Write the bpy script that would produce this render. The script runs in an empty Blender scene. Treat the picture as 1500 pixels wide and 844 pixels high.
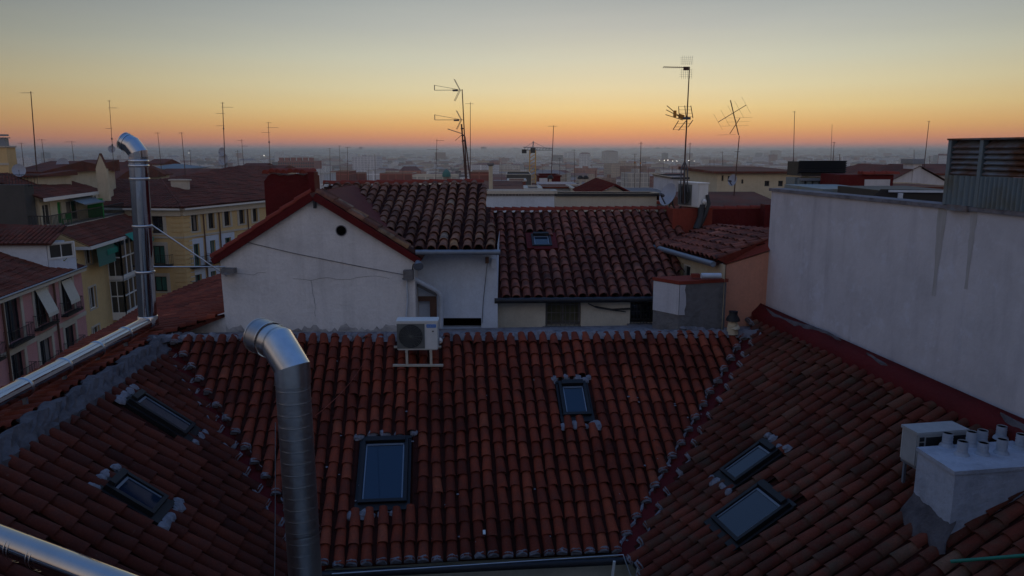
import bpy, math, random
from mathutils import Vector as V, Matrix
R = math.radians
random.seed(7)
SC = bpy.context.scene
COL = SC.collection
# ---------------------------------------------------------------- camera
FPX, PITCH = 1100.0, R(10.4)
CP, SP = math.cos(PITCH), math.sin(PITCH)
cd = bpy.data.cameras.new('camera'); cam = bpy.data.objects.new('camera', cd); COL.objects.link(cam)
cam.location = (0, 0, 0); cam.rotation_euler = (R(90) - PITCH, 0, 0)
cd.sensor_width = 36; cd.lens = FPX / 1500 * 36; cd.clip_start = 0.05; cd.clip_end = 60000
SC.camera = cam
SC.view_settings.view_transform = 'Standard'; SC.view_settings.look = 'None'
SC.view_settings.exposure = 0.0; SC.view_settings.gamma = 1.0; SC.view_settings.use_curve_mapping = False
SC.cycles.max_bounces = 6; SC.cycles.diffuse_bounces = 3; SC.cycles.glossy_bounces = 3
SC.cycles.volume_bounces = 0; SC.cycles.transmission_bounces = 3
SC.cycles.use_denoising = True
# ---------------------------------------------------------------- world: dusk sky
GLOW_AZ = R(7)                     # direction of the afterglow, right of the view axis
def srgb(r, g, b):
    f = lambda c: (c/255/12.92) if c/255 <= .04045 else ((c/255+.055)/1.055)**2.4
    return (f(r), f(g), f(b), 1)
W = bpy.data.worlds.new('World'); SC.world = W; W.use_nodes = True
nt = W.node_tree; nt.nodes.clear()
def N(t, **k):
    n = nt.nodes.new(t)
    for a, b in k.items(): setattr(n, a, b)
    return n
LK = lambda a, b: nt.links.new(a, b)
out = N('ShaderNodeOutputWorld'); add = N('ShaderNodeAddShader')
bg1 = N('ShaderNodeBackground'); bg2 = N('ShaderNodeBackground')
sky = N('ShaderNodeTexSky', sky_type='NISHITA'); sky.sun_disc = False
sky.sun_elevation = R(0.6); sky.sun_rotation = GLOW_AZ; sky.altitude = 650; sky.dust_density = 3
bg1.inputs['Strength'].default_value = 0.007
LK(sky.outputs[0], bg1.inputs[0])
tc = N('ShaderNodeTexCoord'); nrm = N('ShaderNodeVectorMath', operation='NORMALIZE'); LK(tc.outputs['Generated'], nrm.inputs[0])
sep = N('ShaderNodeSeparateXYZ'); LK(nrm.outputs[0], sep.inputs[0])
def M(op, a, b=None, clamp=False):
    n = N('ShaderNodeMath', operation=op); n.use_clamp = clamp
    for i, v in enumerate((a, b)):
        if v is None: continue
        if isinstance(v, (int, float)): n.inputs[i].default_value = v
        else: LK(v, n.inputs[i])
    return n.outputs[0]
def RAMP(fac, stops):
    n = N('ShaderNodeValToRGB'); cr = n.color_ramp
    while len(cr.elements) > 1: cr.elements.remove(cr.elements[-1])
    cr.elements[0].position = stops[0][0]; cr.elements[0].color = stops[0][1]
    for p, c in stops[1:]:
        e = cr.elements.new(p); e.color = c
    LK(fac, n.inputs[0]); return n.outputs[0]
elev = M('MULTIPLY', M('ARCSINE', sep.outputs['Z']), 180/math.pi)          # degrees above the horizon
skn = N('ShaderNodeTexNoise'); skn.inputs['Scale'].default_value = 2.2; skn.inputs['Detail'].default_value = 5; skm = N('ShaderNodeMapping'); skm.inputs['Scale'].default_value = (1, 1, 9); LK(nrm.outputs[0], skm.inputs[0]); LK(skm.outputs[0], skn.inputs['Vector'])
elev2 = M('ADD', elev, M('MULTIPLY', M('SUBTRACT', skn.outputs['Fac'], .5), M('MULTIPLY', M('ABSOLUTE', elev), .22)))
fe = M('DIVIDE', M('ADD', elev2, 2), 92, True)
E = lambda deg: (deg + 2) / 92
front = RAMP(fe, [(0, srgb(96, 106, 118)), (E(-.3), srgb(100, 108, 118)), (E(.15), srgb(126, 116, 120)), (E(.55), srgb(182, 124, 108)), (E(1.0), srgb(198, 136, 98)),
                  (E(1.8), srgb(209, 163, 104)), (E(3), srgb(213, 189, 134)), (E(4.5), srgb(207, 197, 160)), (E(6.5), srgb(192, 192, 172)), (E(8.8), srgb(170, 174, 168)),
                  (E(11), srgb(148, 156, 157)), (E(20), srgb(122, 138, 156)), (E(45), srgb(86, 118, 166)), (1, srgb(68, 106, 168))])
side = RAMP(fe, [(0, srgb(78, 86, 98)), (E(.15), srgb(96, 92, 98)), (E(.8), srgb(140, 100, 88)), (E(2.2), srgb(150, 114, 82)), (E(4.5), srgb(136, 122, 94)),
                 (E(7.5), srgb(108, 110, 104)), (E(11), srgb(84, 92, 98)), (E(20), srgb(84, 100, 126)), (E(45), srgb(80, 112, 160)), (1, srgb(68, 106, 168))])
back = RAMP(fe, [(0, srgb(92, 88, 90)), (E(3), srgb(160, 142, 136)), (E(10), srgb(176, 162, 158)), (E(25), srgb(146, 146, 156)), (E(45), srgb(92, 118, 160)), (1, srgb(68, 106, 168))])
hl = N('ShaderNodeVectorMath', operation='NORMALIZE'); cx = N('ShaderNodeCombineXYZ')
LK(sep.outputs['X'], cx.inputs[0]); LK(sep.outputs['Y'], cx.inputs[1]); LK(cx.outputs[0], hl.inputs[0])
dt = N('ShaderNodeVectorMath', operation='DOT_PRODUCT'); LK(hl.outputs[0], dt.inputs[0]); dt.inputs[1].default_value = (math.sin(GLOW_AZ), math.cos(GLOW_AZ), 0)
az = M('ARCCOSINE', dt.outputs['Value'])
azf = M('EXPONENT', M('MULTIPLY', M('POWER', M('DIVIDE', az, R(40)), 2.6), -1))
bkf = N('ShaderNodeMapRange', interpolation_type='SMOOTHSTEP'); LK(az, bkf.inputs['Value']); bkf.inputs['From Min'].default_value = R(70); bkf.inputs['From Max'].default_value = R(125)
mx0 = N('ShaderNodeMix', data_type='RGBA'); LK(bkf.outputs[0], mx0.inputs['Factor']); LK(side, mx0.inputs['A']); LK(back, mx0.inputs['B'])
mx = N('ShaderNodeMix', data_type='RGBA'); LK(azf, mx.inputs['Factor']); LK(mx0.outputs['Result'], mx.inputs['A']); LK(front, mx.inputs['B'])
LK(mx.outputs['Result'], bg2.inputs[0]); bg2.inputs['Strength'].default_value = 1.12
LK(bg1.outputs[0], add.inputs[0]); LK(bg2.outputs[0], add.inputs[1]); LK(add.outputs[0], out.inputs[0])
# ---------------------------------------------------------------- sun: last light from below the glow
sd = bpy.data.lights.new('sun', 'SUN'); sun = bpy.data.objects.new('sun', sd); COL.objects.link(sun)
sd.energy = 0.05; sd.angle = R(12); sd.color = (1, .72, .48)
sun.rotation_euler = V((-math.sin(GLOW_AZ), -math.cos(GLOW_AZ), -math.tan(R(4)))).to_track_quat('-Z', 'Y').to_euler()

# ================================================================ placing: photograph point -> place
def ray(px, py):
    a, u = (px - 750) / FPX, (422 - py) / FPX
    return V((a, CP + u * SP, -SP + u * CP))
def D(px, py, d): return ray(px, py) * d                      # at distance d along the axis
def AY(px, py, y): r = ray(px, py); return r * (y / r.y)      # on the vertical plane Y = y
def AZ(px, py, z): r = ray(px, py); return r * (z / r.z)      # on the level z
def PLN(px, py, pl):
    o, n = pl; r = ray(px, py); return r * (o.dot(n) / r.dot(n))
def zat(p, py):                                               # height over ground point p seen at row py
    u = (422 - py) / FPX; return p.y * (-SP + u * CP) / (CP + u * SP)
def setz(p, z): return V((p.x, p.y, z))

# ================================================================ mesh collecting
class MB:
    def __init__(s): s.v = []; s.f = []; s.t = []; s.m = []; s.sm = []
    def add(s, vs, fs, t=None, m=0, sm=False):
        b = len(s.v); s.v += [tuple(p) for p in vs]
        tt = random.random() if t is None else t
        for f in fs: s.f.append([b + i for i in f]); s.t.append(tt); s.m.append(m); s.sm.append(sm)
    def quad(s, a, b, c, d, t=None, m=0): s.add([a, b, c, d], [(0, 1, 2, 3)], t, m)
    def obox(s, c, ax, ay, az, t=None, m=0):                  # centre and three half-vectors
        P = [c + ax*i + ay*j + az*k for i in (-1, 1) for j in (-1, 1) for k in (-1, 1)]
        s.add(P, [(0, 1, 3, 2), (4, 6, 7, 5), (0, 4, 5, 1), (2, 3, 7, 6), (0, 2, 6, 4), (1, 5, 7, 3)], t, m)
    def box(s, a, b, t=None, m=0):
        a, b = V(a), V(b); c = (a + b) / 2; h = (b - a) / 2
        s.obox(c, V((h.x, 0, 0)), V((0, h.y, 0)), V((0, 0, h.z)), t, m)
    def beam(s, a, b, w, h, up=V((0, 0, 1)), t=None, m=0):
        a, b = V(a), V(b); d = (b - a); x = d.normalized(); y = up.cross(x)
        if y.length < 1e-4: y = V((1, 0, 0))
        y.normalize(); z = x.cross(y); s.obox((a + b) / 2, d / 2, y * w / 2, z * h / 2, t, m)
    def prism(s, poly, ex, t=None, m=0):
        n = len(poly); poly = [V(p) for p in poly]; P = poly + [p + ex for p in poly]
        s.add(P, [tuple(range(n))[::-1], tuple(range(n, 2*n))] + [(i, (i+1) % n, n + (i+1) % n, n + i) for i in range(n)], t, m)
    def tube(s, path, r, seg=8, t=None, m=0, caps=True, sm=True, split=False):
        path = [V(p) for p in path]; n = len(path); rr = r if isinstance(r, (list, tuple)) else [r] * n
        P = []; prev = None
        for i, p in enumerate(path):
            d0 = (path[i] - path[i-1]).normalized() if i else (path[1] - path[0]).normalized()
            d1 = (path[i+1] - path[i]).normalized() if i < n-1 else d0
            tdir = (d0 + d1)
            tdir = tdir.normalized() if tdir.length > 1e-6 else d0
            if prev is None:
                a = V((0, 0, 1)) if abs(tdir.z) < .9 else V((1, 0, 0))
                x = tdir.cross(a).normalized()
            else:
                x = (prev - tdir * prev.dot(tdir)).normalized()
            prev = x; y = tdir.cross(x)
            c = max(.5, d0.dot(tdir)); mit = (d1 - d0)
            for k in range(seg):
                an = 2*math.pi*k/seg; o = x*math.cos(an) + y*math.sin(an)
                if mit.length > 1e-4:
                    mm = mit.normalized(); o = o + mm * (o.dot(mm) * (1/c - 1))
                P.append(p + o * rr[i])
        F = [(i*seg + k, i*seg + (k+1) % seg, (i+1)*seg + (k+1) % seg, (i+1)*seg + k) for i in range(n-1) for k in range(seg)]
        if split:
            for i in range(n-1): s.add(P[i*seg:(i+2)*seg], [(k, (k+1) % seg, seg+(k+1) % seg, seg+k) for k in range(seg)], t, m, sm)
        else: s.add(P, F, t, m, sm)
        if caps:
            s.add(P[:seg], [tuple(range(seg))[::-1]], t, m); s.add(P[-seg:], [tuple(range(seg))], t, m)
    def lump(s, c, r, flat=.6, t=None, m=0, axes=None):       # rough blob
        P = []; ph = random.random() * 6
        ax = axes or (V((1, 0, 0)), V((0, 1, 0)), V((0, 0, 1)))
        for i in range(4):
            a = math.pi * (i + .5) / 8
            for k in range(7):
                b = 2*math.pi*k/7 + ph; q = r * random.uniform(.75, 1.2)
                P.append(c + (ax[0]*math.cos(b)*math.cos(a) + ax[1]*math.sin(b)*math.cos(a)) * q + ax[2] * math.sin(a) * r * flat)
        F = [(i*7+k, i*7+(k+1) % 7, (i+1)*7+(k+1) % 7, (i+1)*7+k) for i in range(3) for k in range(7)] + [tuple(range(21, 28))]
        s.add(P, F, t, m, False)
    def build(s, name, mats, parent=None):
        off = V((0, 0, 0)); q = parent
        while q is not None: off += q.location; q = q.parent
        me = bpy.data.meshes.new(name)
        me.from_pydata([(a-off.x, b-off.y, c-off.z) for a, b, c in s.v], [], s.f)
        for m in (mats if isinstance(mats, (list, tuple)) else [mats]): me.materials.append(m)
        me.polygons.foreach_set('material_index', s.m); me.polygons.foreach_set('use_smooth', s.sm)
        at = me.attributes.new('tint', 'FLOAT', 'FACE'); at.data.foreach_set('value', s.t)
        o = bpy.data.objects.new(name, me); COL.objects.link(o)
        if parent is not None: o.parent = parent
        return o
def E_(name, loc, label, cat, group=None):
    o = bpy.data.objects.new(name, None); COL.objects.link(o); o.location = loc; o.empty_display_size = .3
    return tag(o, label, cat, group)
def tag(o, label, cat, group=None):
    o['label'] = label; o['category'] = cat
    if group: o['group'] = group
    return o
def kind(o, k, label=None):
    o['kind'] = k
    if label: o['label'] = label
    return o
def part(o, label): o['label'] = label; return o

# ================================================================ materials
class MT:
    def __init__(s, name, rough=.8, metal=0.0, spec=.3):
        s.mat = bpy.data.materials.new(name); s.mat.use_nodes = True; s.nt = s.mat.node_tree
        s.b = s.nt.nodes['Principled BSDF']; s.b.inputs['Roughness'].default_value = rough
        s.b.inputs['Metallic'].default_value = metal; s.b.inputs['Specular IOR Level'].default_value = spec
        s.tc = s.nt.nodes.new('ShaderNodeTexCoord').outputs['Object']
    def n(s, t, **k):
        x = s.nt.nodes.new(t)
        for a, b in k.items(): setattr(x, a, b)
        return x
    def l(s, a, b): s.nt.links.new(a, b)
    def mapped(s, sc):
        m = s.n('ShaderNodeMapping'); m.inputs['Scale'].default_value = sc; s.l(s.tc, m.inputs[0]); return m.outputs[0]
    def noise(s, scale, detail=5, sc=(1, 1, 1), rough=.6):
        x = s.n('ShaderNodeTexNoise'); x.inputs['Scale'].default_value = scale; x.inputs['Detail'].default_value = detail
        x.inputs['Roughness'].default_value = rough; s.l(s.mapped(sc), x.inputs['Vector']); return x.outputs['Fac']
    def ramp(s, f, stops, const=False):
        x = s.n('ShaderNodeValToRGB'); c = x.color_ramp
        if const: c.interpolation = 'CONSTANT'
        while len(c.elements) > 1: c.elements.remove(c.elements[-1])
        c.elements[0].position = stops[0][0]; c.elements[0].color = (*stops[0][1], 1)
        for p, q in stops[1:]: c.elements.new(p).color = (*q, 1)
        s.l(f, x.inputs[0]); return x.outputs[0]
    def mix(s, f, a, b, mode='MIX'):
        x = s.n('ShaderNodeMix', data_type='RGBA', blend_type=mode)
        for k, v in (('Factor', f), ('A', a), ('B', b)):
            i = x.inputs[k]
            if isinstance(v, (int, float)): i.default_value = v
            elif isinstance(v, tuple): i.default_value = (*v, 1)
            else: s.l(v, i)
        return x.outputs['Result']
    def tint(s):
        x = s.n('ShaderNodeAttribute', attribute_name='tint'); return x.outputs['Fac']
    def bump(s, h, st=.3, dist=.02):
        x = s.n('ShaderNodeBump'); x.inputs['Strength'].default_value = st; x.inputs['Distance'].default_value = dist
        s.l(h, x.inputs['Height']); s.l(x.outputs[0], s.b.inputs['Normal'])
    def col(s, c):
        if isinstance(c, tuple): s.b.inputs['Base Color'].default_value = (*c, 1)
        else: s.l(c, s.b.inputs['Base Color'])
        return s.mat
def L3(r, g, b): return srgb(r, g, b)[:3]
def tile_mat(name, stops, moss=(.10, .09, .07), mossamt=.5, scale=6):
    m = MT(name, .85, spec=.2); base = m.ramp(m.tint(), stops)
    n1 = m.noise(scale, 6); k = m.ramp(n1, [(.42, (0, 0, 0)), (.72, (mossamt,)*3)])
    c = m.mix(k, base, moss); n2 = m.noise(40, 3); c = m.mix(.35, c, m.ramp(n2, [(.3, (.35,)*3), (.7, (1.2,)*3)]), 'MULTIPLY')
    n3 = m.noise(.6, 5); c = m.mix(.6, c, m.ramp(n3, [(.36, (.42,)*3), (.58, (1.1,)*3)]), 'MULTIPLY')
    n4 = m.noise(14, 5, rough=.7); c = m.mix(m.ramp(n4, [(.63, (0,)*3), (.72, (.32,)*3)]), c, (.17, .14, .11))
    m.bump(n2, .25, .006); return m.col(c)
def plaster(name, c, stain=None, amt=.5, streak=0.0, rough=.9, bump=.35, scale=1.4):
    m = MT(name, rough, spec=.15); st = stain or tuple(x*.5 for x in c)
    n1 = m.noise(scale, 8, rough=.65); k = m.ramp(n1, [(.45, (0,)*3), (.75, (amt,)*3)])
    cc = m.mix(k, c, st)
    if streak:
        n2 = m.noise(1.0, 6, (5.5, 5.5, .35)); k2 = m.ramp(n2, [(.5, (0,)*3), (.72, (streak,)*3)])
        cc = m.mix(k2, cc, st)
    n3 = m.noise(22, 4); cc = m.mix(.2, cc, m.ramp(n3, [(.3, (.6,)*3), (.7, (1.15,)*3)]), 'MULTIPLY')
    m.bump(m.noise(9, 7), bump, .03); return m.col(cc)
def plain(name, c, rough=.6, metal=0, spec=.4, var=.25, sc=8):
    m = MT(name, rough, metal, spec); n = m.noise(sc, 4)
    return m.col(m.mix(var, c, m.ramp(n, [(.3, (.5,)*3), (.7, (1.2,)*3)]), 'MULTIPLY'))
T = {}
T['red_tile'] = tile_mat('red_clay_tile', [(0, (.11, .020, .010)), (.35, (.20, .036, .017)), (.7, (.28, .053, .024)), (.95, (.36, .085, .040))], mossamt=.4, moss=(.055,.04,.035))
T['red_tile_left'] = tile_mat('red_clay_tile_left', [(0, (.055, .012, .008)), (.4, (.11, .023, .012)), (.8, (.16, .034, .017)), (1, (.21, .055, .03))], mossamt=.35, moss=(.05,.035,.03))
T['mossy_tile'] = tile_mat('mossy_clay_tile', [(0, (.07, .017, .011)), (.4, (.14, .03, .017)), (.75, (.20, .052, .03)), (1, (.22, .12, .075))], moss=(.085, .07, .045), mossamt=.75, scale=4)
T['brown_tile'] = tile_mat('weathered_brown_tile', [(0, (.08, .034, .024)), (.2, (.19, .072, .044)), (.5, (.29, .12, .072)), (.75, (.35, .17, .10)), (.9, (.42, .22, .09)), (1, (.26, .21, .17))], moss=(.045, .034, .032), mossamt=.75, scale=8)
T['pink_tile'] = tile_mat('weathered_pink_tile', [(0, (.12, .032, .022)), (.35, (.25, .072, .046)), (.7, (.33, .105, .066)), (1, (.40, .155, .10))], moss=(.035, .03, .03), mossamt=.85, scale=5)
T['far_tile'] = tile_mat('dark_red_roof', [(0, (.13, .035, .022)), (1, (.22, .058, .034))], scale=1.5, mossamt=.5)
T['channel_dark'] = plaster('dark_channel_tile', (.055, .014, .010), (.02, .012, .010), .8, 0, bump=.5, scale=7)  # channel tiles get a darker base colour than the cover tiles
T['white'] = plaster('white_render', (.62, .61, .62), (.36, .35, .37), .5, .35)
T['gable'] = plaster('gable_render', (.78, .75, .72), (.46, .44, .42), .6, .3, scale=1.1, bump=.6)
T['bluewhite'] = plaster('blue_white_render', (.64, .70, .78), (.44, .48, .54), .5, .25)
T['cream'] = plaster('cream_render', (.62, .53, .37), (.4, .33, .22), .5, .3)
T['palecream'] = plaster('pale_cream_render', (.68, .63, .52), (.4, .36, .3), .5, .2)
T['yellow'] = plaster('yellow_render', (.70, .50, .24), (.5, .34, .17), .4, .25)
T['pink'] = plaster('pink_render', (.60, .30, .29), (.42, .22, .21), .4, .3)
T['trim'] = plaster('stone_trim', (.58, .52, .42), (.4, .35, .28), .4, .2)
T['darkgrey'] = plaster('dark_grey_render', (.09, .085, .078), (.05, .05, .048), .5, .2)
T['orange'] = plaster('orange_render', (.74, .34, .22), (.42, .2, .14), .4, .35)
T['redpaint'] = plaster('red_waterproof_paint', (.12, .011, .011), (.055, .009, .009), .6, .1, rough=.7, bump=.6)
T['orangered'] = plaster('faded_red_paint', (.26, .05, .032), (.14, .034, .026), .6, .2, bump=.6)
T['mortar'] = plaster('grey_mortar', (.24, .225, .235), (.09, .08, .085), .9, 0, bump=1.0, scale=5)
T['palemortar'] = plaster('pale_mortar', (.25, .24, .26), (.09, .085, .09), .9, 0, bump=.9, scale=8)
T['roughgrey'] = plaster('rough_grey_cement', (.20, .19, .185), (.10, .095, .09), .8, .1, bump=1.0, scale=5)
T['chimneyblue'] = plaster('pale_cement_wash', (.46, .49, .56), (.25, .26, .3), .7, .3, bump=.7, scale=3)
T['gutter'] = plain('grey_gutter_metal', (.22, .25, .29), .45, .3)
T['darkmetal'] = plain('dark_metal', (.03, .03, .034), .5, .2)
T['frameblack'] = plain('dark_brown_frame', (.014, .012, .012), .55)
T['fluewrap'] = plain('pale_flue_wrap', (.36, .40, .46), .6)
T['ridgemortar'] = plaster('dark_ridge_mortar', (.135, .12, .125), (.06, .052, .055), .95, 0, bump=1.2, scale=4)
T['iron'] = plain('black_iron', (.02, .02, .022), .6)
T['whitepaint'] = plain('white_enamel', (.74, .74, .70), .4, 0, .5, .12)
T['oldenamel'] = plain('aged_grey_enamel', (.40, .41, .41), .5)
T['acgrille'] = plain('grey_grille', (.16, .165, .15), .6)
T['pvc'] = plain('pale_pvc_pipe', (.55, .60, .66), .45)
T['wood'] = plain('brown_wood', (.14, .07, .045), .6)
T['blue'] = plain('blue_sticker', (.03, .20, .62), .4, 0, .5, .05)
T['greenpaint'] = plain('green_paint', (.02, .30, .06), .5)
T['greenawning'] = plain('green_awning_cloth', (.01, .22, .15), .8)
T['greenblind'] = plain('green_blind', (.04, .16, .13), .7)
T['blind'] = plain('beige_blind_cloth', (.60, .56, .46), .8)
T['curtain'] = plain('dim_curtain', (.22, .20, .18), .8)
T['oldblind'] = plain('old_green_brown_blind', (.13, .13, .08), .8)
T['greyawning'] = plain('grey_awning', (.16, .20, .22), .7)
T['ground'] = plain('asphalt', (.05, .05, .052), .9, 0, .2, .4, .3)
T['cable'] = plain('black_cable', (.03, .03, .032), .6)
T['greenhose'] = plain('green_hose', (.02, .20, .13), .5)
T['yellowpaint'] = plain('yellow_steel', (.62, .36, .08), .6)
T['brick'] = plain('red_brick', (.30, .09, .065), .9, 0, .2, .4)
T['rustmast'] = plain('rusty_mast', (.10, .05, .035), .7)
T['mast'] = plain('dull_mast_metal', (.10, .10, .11), .5, .4)
T['orangeplastic'] = plain('orange_plastic', (.50, .20, .02), .5)
T['dish'] = plain('grey_dish', (.38, .40, .44), .5)
g = MT('window_glass', .06, 0, 1.0); T['glass'] = g.col((.016, .02, .026))
g = MT('skylight_glass', .04, 0, .5); g.b.inputs['IOR'].default_value = 1.6; T['skyglass'] = g.col((.010, .024, .045))
m = MT('dark_opening', 1.0, 0, 0); T['dark'] = m.col((.004, .004, .004))
# galvanised / stainless steel
m = MT('stainless_steel', .09, 1.0, .5); nn = m.noise(3, 3, (1, 1, .3)); m.bump(nn, .12, .03); T['steel'] = m.col(m.mix(m.noise(6, 4), (.42, .43, .45), (.56, .57, .60)))
m = MT('galvanised_steel', .30, 1.0, .5); nn = m.noise(14, 4); m.bump(nn, .08, .01); T['galv'] = m.col(m.mix(nn, (.44, .46, .48), (.66, .68, .70)))
m = MT('spiral_duct_steel', .38, 1.0, .5)
wv = m.n('ShaderNodeTexWave', wave_type='BANDS', bands_direction='DIAGONAL'); wv.inputs['Scale'].default_value = 5.2; wv.inputs['Distortion'].default_value = .3
m.l(m.mapped((.25, .25, 1.6)), wv.inputs['Vector']); m.bump(wv.outputs['Fac'], .06, .004); T['spiral'] = m.col(m.mix(m.noise(12, 4), (.30, .31, .33), (.50, .52, .55)))
# rusted louvre + corrugated
m = MT('rusted_louvre_metal', .7, .2); k = m.ramp(m.noise(2.2, 6), [(.38, (0,)*3), (.58, (1,)*3)]); T['rustlouvre'] = m.col(m.mix(k, (.22, .235, .25), (.16, .07, .035)))
m = MT('corrugated_zinc', .55, .4); k = m.ramp(m.noise(1.6, 6), [(.5, (0,)*3), (.7, (.8,)*3)]); T['corr'] = m.col(m.mix(k, (.20, .25, .27), (.20, .18, .12)))
# big party wall: patched pale render with long dirt runs and a rust run
m = MT('party_wall_render', .92, spec=.12)
k1 = m.ramp(m.noise(.9, 8, rough=.7), [(.4, (0,)*3), (.7, (.7,)*3)]); c = m.mix(k1, (.66, .63, .64), (.49, .47, .48))
k2 = m.ramp(m.noise(1.0, 7, (3.2, 3.2, .45)), [(.52, (0,)*3), (.8, (.38,)*3)]); c = m.mix(k2, c, (.24, .22, .24))
k3 = m.ramp(m.noise(2.3, 9, rough=.78), [(.54, (0,)*3), (.62, (.5,)*3)]); c = m.mix(k3, c, (.72, .72, .78))
m.bump(m.noise(5, 8), .4, .04); T['partywall'] = m.col(c)
m = MT('rust_run', .9); k = m.ramp(m.noise(2, 6, (4, 4, .6)), [(.35, (.40, .37, .33)), (.65, (.52, .50, .50))]); T['rustrun'] = m.col(k)
# far city
def city_mat(name, fixed=None):
    m = MT(name, .9, spec=.1)
    base = m.ramp(m.tint(), [(0, (.62, .56, .48)), (.16, (.78, .76, .72)), (.3, (.36, .22, .16)), (.42, (.34, .12, .085)), (.55, (.58, .46, .34)), (.68, (.8, .78, .76)), (.8, (.22, .2, .19)), (.9, (.46, .2, .14))], True)
    if fixed: base = m.ramp(m.noise(.05, 2), [(0, fixed), (1, fixed)])
    br = m.n('ShaderNodeTexBrick'); br.inputs['Scale'].default_value = .1; br.offset = 0; br.inputs['Mortar Size'].default_value = .022
    br.inputs['Brick Width'].default_value = .32; br.inputs['Row Height'].default_value = .31
    br.inputs['Color1'].default_value = (.42, .42, .44, 1); br.inputs['Color2'].default_value = (.6, .6, .6, 1); br.inputs['Mortar'].default_value = (1, 1, 1, 1)
    sx = m.n('ShaderNodeSeparateXYZ'); m.l(m.tc, sx.inputs[0]); ad = m.n('ShaderNodeMath', operation='ADD'); m.l(sx.outputs[0], ad.inputs[0]); m.l(sx.outputs[1], ad.inputs[1])
    cb = m.n('ShaderNodeCombineXYZ'); m.l(ad.outputs[0], cb.inputs[0]); m.l(sx.outputs[2], cb.inputs[1]); m.l(cb.outputs[0], br.inputs['Vector'])
    return m.col(m.mix(.75, base, br.outputs['Color'], 'MULTIPLY'))
T['city'] = city_mat('city_facade'); T['citybrick'] = city_mat('city_brick_facade', (.34, .12, .09)); T['citypale'] = city_mat('city_pale_facade', (.72, .66, .54)); T['citywhite'] = city_mat('city_white_facade', (.8, .8, .8))
T['cityroof'] = MT('city_roof', .9).col((.20, .12, .10)); m = MT('city_roof_mixed', .9)
T['cityroof'] = m.col(m.ramp(m.tint(), [(0, (.20, .08, .06)), (.45, (.26, .22, .2)), (.7, (.16, .07, .055)), (.85, (.4, .38, .36))], True))
m = MT('hazy_land', 1.0, spec=0); T['land'] = m.col(m.mix(m.noise(.004, 6), (.10, .09, .075), (.17, .14, .12)))
m = MT('lamp_glow', .5); m.b.inputs['Emission Color'].default_value = (1, .93, .8, 1); m.b.inputs['Emission Strength'].default_value = 5; T['lamp'] = m.col((1, 1, 1))

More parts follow.
